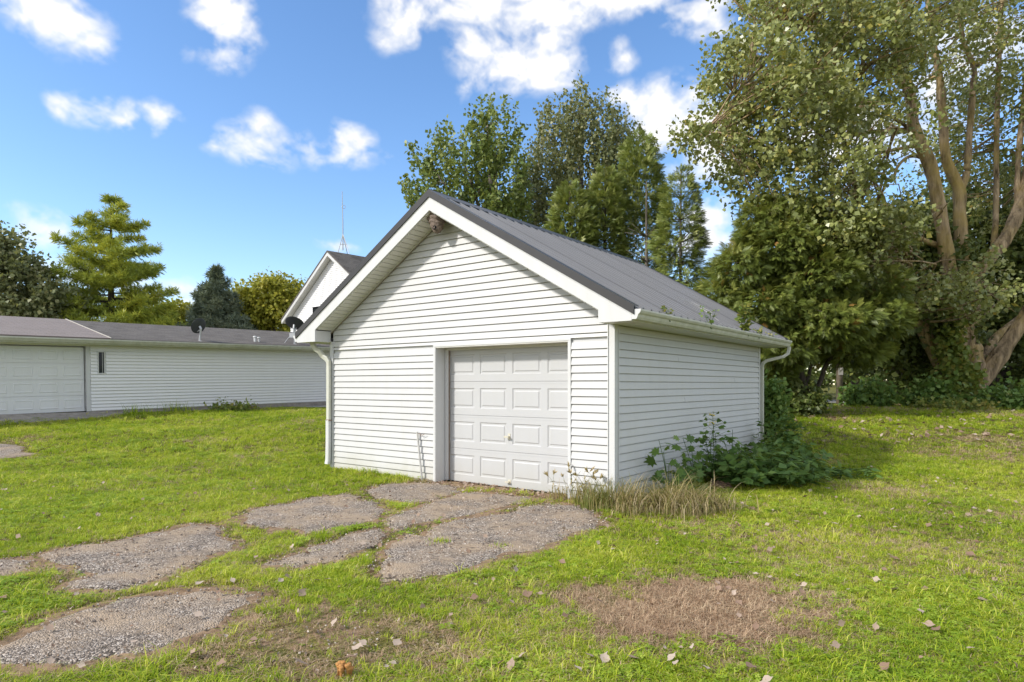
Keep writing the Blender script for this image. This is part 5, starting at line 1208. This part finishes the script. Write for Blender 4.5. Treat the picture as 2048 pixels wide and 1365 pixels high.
# ------------------------------------------------------------------ small things by the garage
def wall_weeds():
    # tall goldenrod-like stem with small leaves and yellow flowers
    r = np.random.default_rng(71)
    p = gloc(.42, 2.35); root = empty('flowering_weed', (p[0], p[1], 0)); tag(root, 'tall leggy weed with small yellow flowers against the side wall', 'weed')
    m = MB(); Q = []; A = []; fl = MB()
    for s in range(4):
        top = np.array([r.normal(0, .12), r.normal(0, .12), 1.02 - .12 * s]); pts = smooth_path([(r.normal(0, .04), r.normal(0, .04), 0), top * .5 + r.normal(0, .03, 3), top], 5); tube_chain(m, list(pts), .009, .003, 5)
        for q in range(26):
            c = pts[r.integers(3, len(pts))]; d = norm(np.array([r.normal(), r.normal(), .3])); e = c + d * (.06 + .12 * r.random()); tube_chain(m, [c, e], .003, .0015, 4); Q.append(e); A.append(d + np.array([0, 0, -.4]))
        if s < 2:
            for q in range(5):
                c = top + np.array([r.normal(0, .04), r.normal(0, .04), r.normal(0.01, .02)]); fl.lathe([(.001, c[2]), (.016, c[2] + .004), (.013, c[2] + .010), (.001, c[2] + .012)], 7, (c[0], c[1]))
    Q = np.array(Q); A = np.array(A); V, Fc = scatter(LEAF[0], LEAF[1], Q, A, norm(r.normal(size=Q.shape) + [0, -.3, .8]), .075 * (.6 + .8 * r.random(len(Q))))
    m.build('stem', M['weed'], root); link_obj('leaves', np_mesh('leaves', V, Fc, M['weed'], np.repeat(r.random(len(Q)) * .6, 4)), root); fl.build('flowers', M['flower'], root)
    # maple seedlings with lobed leaves leaning on the wall
    for i, (lx, ly, hh, nl, lab) in enumerate([(.30, .95, .78, 16, 'maple seedling nearest the corner post, lobed leaves against the siding'), (.35, 1.75, .75, 20, 'middle maple seedling with broad lobed leaves against the side wall'), (.45, 3.1, .80, 18, 'maple seedling right of the flowering weed'), (.5, 1.35, .45, 16, 'short maple seedling low in front of the siding')]):
        p = gloc(lx, ly); root = empty('maple_seedling', (p[0], p[1], 0)); tag(root, lab, 'seedling', 'maple seedlings by the side wall'); m = MB(); Q = []; A = []
        for s in range(3):
            lean = gloc(0, -.28 + .2 * s) - gloc(0, 0); top = np.array([lean[0] + r.normal(0, .08), lean[1], hh * (1 - .22 * s)]); pts = smooth_path([(0, 0, 0), top * np.array([.3, .3, .5]), top], 5); tube_chain(m, list(pts), .007, .003, 5)
            for q in range(nl // 2):
                c = pts[min(len(pts) - 1, int(len(pts) * (.35 + .65 * r.random())))]; d = norm(np.array([r.normal(), r.normal(), .2])); e = c + d * (.05 + .08 * r.random()); tube_chain(m, [c, e], .002, .0015, 4); Q.append(e); A.append(d + np.array([0, 0, -.35]))
        Q = np.array(Q); A = np.array(A); V, Fc = scatter(LOBED[0], LOBED[1], Q, A, norm(r.normal(0, .5, Q.shape) + [.1, -.5, .8]), .13 * (.6 + .7 * r.random(len(Q))))
        m.build('stem', M['weed'], root); link_obj('leaves', np_mesh('leaves', V, Fc, M['weed'], np.repeat(r.random(len(Q)) * .8, len(LOBED[0]))), root)
    # low sprawling weeds
    for i, (lx, ly, rx, h, n, lab, tmpl, sz) in enumerate([
        (.78, 2.6, .72, .55, 430, 'dark broad-leaved weed clump at the middle of the side wall', LEAF, .13),
        (1.15, 3.0, .78, .52, 460, 'sprawling narrow-leaved weed clump reaching out over the lawn', NARROW, .19),
        (.8, 4.2, .8, .62, 430, 'weed clump toward the far end of the side wall', LEAF, .12),
        (.55, 5.5, .55, 1.0, 380, 'tall weed clump at the far corner of the side wall', LEAF, .11),
        (1.75, 4.1, .65, .24, 150, 'low outlying weeds on the lawn beyond the clumps', NARROW, .15)]):
        p = gloc(lx, ly); root = empty('weed_clump', (p[0], p[1], 0)); tag(root, lab, 'weeds', 'weed clumps along the side wall'); m = MB(); ns = n // 9; Q = []; A = []
        for s in range(ns):
            th = r.random() * 6.28; rr = rx * math.sqrt(r.random()); b = np.array([math.cos(th) * rr * .6, math.sin(th) * rr * .6, 0]); t = np.array([math.cos(th) * rr, math.sin(th) * rr, h * (.45 + .6 * r.random()) * (1.15 - .6 * rr / rx)])
            lw = gloc(*( [lx, ly])) + t; 
            pts = smooth_path([b, (b + t) / 2 + np.array([0, 0, .06]), t], 4); tube_chain(m, list(pts), .005, .002, 4)
            for q in range(15):
                c = pts[r.integers(2, len(pts))]; d = norm(np.array([r.normal(), r.normal(), .15])); Q.append(c + d * .04 * r.random()); A.append(d + np.array([0, 0, -.25]))
        Q = np.array(Q); A = np.array(A)
        # keep leaves off the wall
        W_ = Q + np.array([p[0], p[1], 0]); dx, dy = W_[:, 0] - GX, W_[:, 1] - GY; c_, s_ = math.cos(ROT), math.sin(ROT); lxx = c_ * dx + s_ * dy; ok = lxx > .07; Q, A = Q[ok], A[ok]
        V, Fc = scatter(tmpl[0], tmpl[1], Q, A, norm(r.normal(0, .45, Q.shape) + [0, -.3, .9]), sz * (.55 + .8 * r.random(len(Q))))
        V[:, 2] = np.maximum(V[:, 2], .008)
        m.build('stem', M['weed'], root); link_obj('leaves', np_mesh('leaves', V, Fc, M['weed'], np.repeat(r.random(len(Q)) * .75, len(tmpl[0]))), root)
wall_weeds()
def long_blades(name, label, cx, cy, n, h, rad, bend, seed, mat='tallgrass', dirx=None, w=.0055, cat='grass clump', group=None, seeds=0, tmul=1.0, tadd=0):
    r = np.random.default_rng(seed); root = empty(name, (cx, cy, 0)); tag(root, label, cat, group); V = []; Fq = []; T = []
    for k in range(n):
        b = np.array([r.normal(0, rad), r.normal(0, rad), 0]); th = r.random() * 6.28; d = np.array([math.cos(th), math.sin(th), 0])
        if dirx is not None: d = norm(d * .8 + np.array(dirx))
        L_ = h * (.25 + .95 * r.random() ** 1.3); bd = bend * (.4 + .9 * r.random()); sd = np.array([-d[1], d[0], 0]) * w * (.6 + .8 * r.random()); i = len(V); t = np.clip(r.random() * tmul + tadd, 0, 1); a = 0.1 * r.random(); p = b
        for s in range(6):
            f = s / 5; V += [p - sd * (1 - f * .92), p + sd * (1 - f * .92)]; T += [t, t]; a2 = a + bd * f * 1.9; p = p + (d * math.sin(a2) + np.array([0, 0, math.cos(a2)])) * L_ / 5; p[2] = max(p[2], .015 + .02 * r.random())
            if s < 5: Fq.append((i + 2*s, i + 2*s + 1, i + 2*s + 3, i + 2*s + 2))
    bl = link_obj('blades', np_mesh('blades', np.array(V), np.array(Fq), M[mat], np.array(T)), root)
    if seeds:
        m = MB(); Q = []; A = []
        for k in range(seeds):
            th = r.random() * 6.28; d = np.array([math.cos(th), math.sin(th), 0]); L_ = h * (1.1 + .6 * r.random()); b = np.array([r.normal(0, rad), r.normal(0, rad), 0])
            pts = [b + d * L_ * .35 * f * f + np.array([0, 0, L_ * f * (1 - .18 * f)]) for f in np.linspace(0, 1, 7)]; tube_chain(m, pts, .0025, .0012, 4)
            for q in range(14): f = .72 + .28 * r.random(); c = pts[-1] * f + pts[4] * (1 - f); Q.append(c); A.append(norm(pts[-1] - pts[4]) + r.normal(0, .35, 3))
            for q in range(5): c = pts[r.integers(2, 5)]; Q.append(c); A.append(r.normal(0, 1, 3) + np.array([0, 0, .2]))
        Q = np.array(Q); V, Fc = scatter(NARROW[0], NARROW[1], Q, np.array(A), norm(r.normal(size=Q.shape)), .05 * (.5 + r.random(len(Q)))); m.build('stalks', M['tallgrass'], root)
        link_obj('seed_heads', np_mesh('seed_heads', V, Fc, M['tallgrass'], np.repeat(.5 + .5 * r.random(len(Q)), 4)), root)
    return root
GG = 'dry grass at the garage corner'
for i, (lx, ly, n, h, rad, bend, dx, lab, sd) in enumerate([
    (.38, -.20, 800, .55, .15, 1.7, (.25, -.2), 'arching straw-coloured grass clump at the front of the corner post', 0),
    (.80, .10, 900, .62, .17, 1.9, (.5, .0), 'long drooping straw grass clump right of the corner post', 0),
    (.02, -.32, 520, .40, .11, .8, (0, -.1), 'upright green and tan grass clump just before the corner post', 3),
    (-.35, -.12, 170, .36, .10, .7, (0, -.2), 'thin dry grass with seed heads before the narrow siding strip', 7),
    (-.75, -.10, 90, .26, .08, .9, (0, -.3), 'wispy dry grass stalks at the right edge of the overhead door', 4),
    (1.08, .40, 300, .50, .17, 2.0, (.6, .1), 'flattened straw grass clump nearest the weeds', 0)]):
    p = gloc(lx, ly); c, s_ = math.cos(ROT), math.sin(ROT); dw = (c * dx[0] - s_ * dx[1], s_ * dx[0] + c * dx[1], 0)
    long_blades('dry_grass_clump', lab, p[0], p[1], n, h, rad, bend, 90 + i, dirx=dw, group=GG, seeds=sd, tmul=.75 if i not in (2,) else .6, tadd=.28 if i not in (2,) else .05)
# tufts along the joints of the drive and on the house foundation
for i, (px, py, n, h, lab) in enumerate([(820, 1012, 50, .09, 'green tuft in the joint left of the centre slab'), (726, 1128, 70, .11, 'green tuft in the joint below the small slab'), (1003, 1098, 40, .06, 'single small tuft on the right-hand slab'), (880, 1087, 70, .07, 'flat tuft inside the right-hand slab notch'),
        (935, 985, 60, .08, 'tuft in the joint close to the overhead door'), (1050, 1006, 60, .09, 'tuft on the joint before the door, right side'), (640, 1080, 60, .10, 'tuft between the two left slabs')]):
    g = on_ground(px, py); long_blades('grass_tuft', lab, g[0], g[1], n, h, .05, .9, 120 + i, 'grass', cat='grass tuft', group='tufts in the driveway joints', w=.003)
for i, (px, py, n, h, mat, lab) in enumerate([(270, 833, 130, .42, 'grass', 'green tuft beside the house apron'), (360, 826, 160, .45, 'grass', 'green tuft at the house foundation left of the mound'), (95, 833, 40, .3, 'grass', 'small weed in front of the wide garage door')]):
    g = on_ground(px, py); o = long_blades('foundation_tuft', lab, g[0], g[1], n, h, .22, .7, 140 + i, mat, cat='grass tuft', w=.009); o.location.z = float(gz(*g))
def mound(name, label, px, py, rx, ry, h, mat, seed, z=0):
    r = np.random.default_rng(seed); g = on_ground(px, py); V = []; Fq = []; n, k = 9, 18
    for i in range(n + 1):
        f = i / n
        for j in range(k):
            th = 2 * np.pi * j / k; q = 1 + .18 * (vnoise(np.array([j * .7 + seed]), np.array([i * .5]), 1, 2)[0] - .5) * 2; V.append((rx * f * math.cos(th) * q, ry * f * math.sin(th) * q, h * (1 - f * f) * (1 + .25 * r.normal() * (f > .05)) - .01))
    for i in range(n):
        for j in range(k): Fq.append((i*k + j, i*k + (j+1) % k, i*k + k + (j+1) % k, i*k + k + j))
    o = link_obj(name, np_mesh(name, np.array(V), np.array(Fq), M[mat], smooth=True)); o.location = (g[0], g[1], float(gz(*g))); tag(o, label, 'mound'); return o
mound('dirt_mound', 'small brown heap of dirt between dry grass and weeds', 1440, 978, .24, .16, .10, 'mulch', 3)
mound('brush_mound', 'mossy brown plank-and-leaf heap at the house foundation', 480, 822, 1.2, .45, .16, 'moss_heap', 4)
bush('mound_weeds', 'green weeds growing over the heap at the house foundation', 460, 818, 40, 7, 22.0, 60, 'ivy', .10, 59)
def nest():
    p = gloc(PKX - .02, -.18); o = empty('wasp_nest', (p[0], p[1], ZPK - .30), ROT); tag(o, 'brown papery wasp nest hanging under the gable peak', 'wasp nest')
    r = np.random.default_rng(9); V = []; Fq = []; n, k = 16, 22
    for i in range(n + 1):
        f = i / n; z = -.33 * f + .01; rr = (.135 * (1 - f) ** .55 + .02) * (1 if f < .97 else .35)
        for j in range(k):
            th = 2 * np.pi * j / k; q = 1 + .10 * math.sin(i * 2.1 + math.sin(th * 2)) + r.normal(0, .05); V.append((rr * 1.0 * math.cos(th) * q + .04 * f, rr * .9 * math.sin(th) * q - .03 * f, z - abs(math.cos(th)) * rr * .55 * (1 - f)))
    for i in range(n):
        for j in range(k): Fq.append((i*k + j, i*k + (j+1) % k, i*k + k + (j+1) % k, i*k + k + j))
    link_obj('shell', np_mesh('shell', np.array(V), np.array(Fq), M['nest'], smooth=False), o)
    h = MB(); h.lathe([(.001, 0), (.018, .001), (.028, .012), (.034, .0), (.03, -.015)], 12); e = h.build('entrance', M['dark'], o); e.location = (.04, -.095, -.24); e.rotation_euler = (1.45, 0, -.2)
nest()
def stake():
    p = gloc(-3.28, -.075); o = empty('stake', (p[0], p[1], 0)); tag(o, 'leaning pale wooden stake with a wire end left of the door', 'stake'); t = gloc(-3.42, -.05) - p
    m = MB(); m.tube([(0, 0, -.05), (t[0], t[1], .76)], [.018, .017], 8); m.build('rod', M['stake'], o); w = MB(); w.tube([(t[0], t[1], .73), (t[0] + .06, t[1] - .06, .735), (t[0] + .09, t[1] - .08, .715), (t[0] + .13, t[1] - .1, .735)], .005, 5); w.tube([(t[0] + .05, t[1] - .05, .735), (t[0] + .07, t[1] - .07, .69)], .004, 5); w.build('wire', M['rusty'], o)
stake()
def fungus():
    g = on_ground(690, 1356); o = empty('fungus_clump', (g[0], g[1], 0)); tag(o, 'orange-brown ruffled fungus clump in the foreground grass', 'fungus'); r = np.random.default_rng(4)
    for k in range(16):
        a = r.random() * 6.28; d = .035 * math.sqrt(r.random()); m = MB(); h = .05 + .025 * r.random(); q = .012 + .008 * r.random()
        m.lathe([(.004, 0), (.005, h * .6), (q * .7, h * .85), (q, h), (q * .6, h + .006), (.001, h + .003)], 9, (math.cos(a) * d, math.sin(a) * d)); m.build('lobe', M['fungus'], o, True)
fungus()
# plants growing out of the gutter
for i, (ly, h, n, lab) in enumerate([(.55, .14, 10, 'yellow-green sprout at the near end of the gutter'), (2.0, .30, 16, 'spiky weed standing in the gutter, second from the near end'), (3.75, .62, 46, 'leafy maple sapling growing out of the gutter'), (4.35, .16, 18, 'low sprouts in the gutter just past the sapling'), (5.2, .14, 14, 'pale sprouts in the far stretch of the gutter')]):
    r = np.random.default_rng(150 + i); p = gloc(XR + .055, ly); o = empty('gutter_plant', (p[0], p[1], 2.325)); tag(o, lab, 'plant', 'plants growing in the gutter'); m = MB(); Q = []; A = []
    for s in range(4 if h > .5 else 3):
        t = np.array([r.normal(0, .12 * h + .03), r.normal(0, .25 * h + .03), h * (.6 + .5 * r.random())]); pts = smooth_path([(r.normal(0, .01), r.normal(0, .06), -.03), t * .5, t], 4); tube_chain(m, list(pts), .005, .002, 4)
        for q in range(n):
            c = pts[r.integers(2, len(pts))]; d = norm(np.array([r.normal(), r.normal(), .3])); Q.append(c + d * .05 * r.random()); A.append(d)
    Q = np.array(Q); V, Fc = scatter(LEAF[0], LEAF[1], Q, np.array(A), norm(r.normal(0, .6, Q.shape) + [0, -.3, .8]), (.05 if h < .5 else .085) * (.6 + .7 * r.random(len(Q))))
    m.build('stem', M['weed'], o); link_obj('leaves', np_mesh('leaves', V, Fc, M['ivy'] if i != 1 else M['weed'], np.repeat(r.random(len(Q)), 4)), o)
# dead vine stalks lying up the metal roof
r = np.random.default_rng(160); p = gloc(XR + .05, 3.0); o = empty('dead_vine', (p[0], p[1], 2.33), ROT); tag(o, 'thin dead vine stalk leaning up the metal roof from the gutter', 'vine'); m = MB()
tube_chain(m, smooth_path([(0, 0, 0), (-.25, -.15, .26), (-.5, -.1, .42), (-.72, -.35, .56)], 4), .005, .003, 5); tube_chain(m, smooth_path([(-.3, -.14, .3), (-.4, .2, .36), (-.75, .25, .56)], 4), .004, .002, 5); m.build('stalk', M['stake'], o)

# ------------------------------------------------------------------ fallen leaves
def leaf_meshes():
    out = []
    for k in range(6):
        r = np.random.default_rng(200 + k); pts = [(0, 0), (.30, .10), (.52, .38), (.42, .72), (.16, .92), (0, 1.18), (-.16, .92), (-.42, .72), (-.52, .38), (-.30, .10)]; curl = .15 + .6 * r.random(); tw = r.normal(0, .25)
        V = [(0, .5, 0)] + [(x, y, curl * x * x + .35 * curl * (y - .5) ** 2 + tw * x * (y - .5) + r.normal(0, .02)) for x, y in pts]; V.append((.02, -.45, .05)); n = len(pts)
        V = np.array(V) - [0, .4, 0]; F3 = [(0, 1 + i, 1 + (i + 1) % n) for i in range(n)] + [(1, 11, 2)]
        out.append(np_mesh('fallen_leaf', V, np.array(F3), M['deadleaf'], np.full(len(V), np.clip(.25 + .15 * k + r.normal(0, .05), 0, 1)), smooth=False))
    return out
LM = leaf_meshes()
SPOTS = [(1455,1188,.9),(1540,1165,.8),(1592,1162,1.1),(1610,1212,1.0),(1790,1190,1.1),(1740,1192,.8),(1812,1182,.8),(1850,1190,.9),(1965,1212,1.0),(1872,1272,1.1),(1890,1260,.7),(1670,1055,.9),(1680,1040,.6),(1790,1062,.8),(1885,1058,.8),(1588,1057,.7),(1460,1290,1.0),(1485,1318,.9),(1500,1350,1.2),(1410,1352,1.0),(1265,1330,.9),(1210,1332,1.1),(1345,1330,1.0),(1055,1200,1.4),(1080,1199,.7),(1020,1350,1.4),(1040,1330,1.3),(740,1157,1.4),(795,1300,1.1),(715,1310,1.2),(600,1340,1.3),(390,1322,1.3),(392,1297,.8),(605,1198,1.2),(575,1165,1.2),(562,1172,.9),(655,1170,.8),(635,1172,.9),(620,1270,1.0),(505,1300,.8),(270,1170,1.2),(400,1178,1.2),(365,1186,1.0),(340,1005,.9),(345,995,.7),(320,1015,.9),(275,1030,.7),(175,1040,.9),(5,1090,1.0),(12,985,.8),(5,1208,1.1),(930,1055,.7),(990,1010,.7),(1110,980,.6),(1655,950,.7),(1780,958,.8),(1760,915,.7),(1785,913,.7),(1930,1120,.8),(1950,1130,.7),(1740,980,.8),(1830,935,.7),(1990,1170,.7),(1545,1215,.8),(1200,1215,.9),(1180,1210,.6),(950,1180,.6),(780,1160,.8),(858,1155,.9),(725,1300,.9),(700,1330,.9),(1440,998,.9),(1505,995,1.0),(1640,1043,.7)]
def fallen():
    r = np.random.default_rng(210); k = 0
    def put(x, y, s, label):
        nonlocal k
        o = link_obj('fallen_leaf', LM[r.integers(0, 6)]); on = bool(in_slabs(np.array([x]), np.array([y]))[0]); o.location = (x, y, float(gz(x, y)) + (.030 if on else .042)); o.scale = (s, s, s); o.rotation_euler = (r.normal(0, .3), r.normal(0, .3), r.random() * 6.28)
        if on: wh = 'on a broken driveway slab'
        elif dead_patch(np.array([x]), np.array([y]))[0] > .3: wh = 'on the scorched brown patch'
        elif y > 13: wh = 'far off on the lawn by the trees'
        elif x < -.9: wh = 'in the grass left of the garage door'
        elif y < 4.6: wh = 'in the nearest grass before the scorched patch'
        else: wh = 'in the grass right of the driveway'
        tag(o, 'pale curled dead leaf lying ' + wh, 'leaf', 'dead leaves ' + wh)
    for (px, py, s) in SPOTS:
        g = on_ground(px, py); put(g[0], g[1], .050 * s, 'pale curled dead leaf lying on the ground')
    n = 0
    while n < 120:
        y = 5.2 + 12 * r.random() ** 1.3; x = y * (-.78 + 1.62 * r.random()) if r.random() < .35 else y * (.30 + .52 * r.random())
        if in_building(np.array([x]), np.array([y]))[0]: continue
        put(x, y, .036 + .026 * r.random(), 'pale curled dead leaf lying on the ground'); n += 1
    # the rest: litter far under the trees and drifted at the door
    n = 700; X = 2 + 13 * r.random(n); Y = 14 + 9 * r.random(n); kk = ~in_building(X, Y); X, Y = X[kk], Y[kk]
    dl = gloc(0, 0); T = r.random(260); LX_ = DX0 + .1 + (DX1 - DX0) * T; LY_ = .2 - .5 * r.random(260) ** 1.6; W_ = np.array([gloc(a, b) for a, b in zip(LX_, LY_)])
    n3 = 420; Y3 = 3.0 + 7 * r.random(n3) ** 1.2; X3 = Y3 * (-.8 + 1.65 * r.random(n3)); k3 = ~in_building(X3, Y3); X3, Y3 = X3[k3], Y3[k3]
    nf = len(X); X = np.concatenate([X, W_[:, 0], X3]); Y = np.concatenate([Y, W_[:, 1], Y3]); far = np.concatenate([np.ones(nf), np.zeros(260), np.full(len(X3), .4)])
    scatter_gn('leaf_litter', np.stack([X, Y, gz(X, Y) + .02 + .03 * (far > 0)], -1), np.stack([r.normal(0, .5, len(X)), r.normal(0, .5, len(X)), r.random(len(X)) * 6.28], -1), np.where(far > .5, .06 + .05 * r.random(len(X)), .018 + .03 * r.random(len(X))), r.integers(0, 6, len(X)), LM, 'dry leaf litter under the trees and along the door sill', 'leaf litter')
fallen()
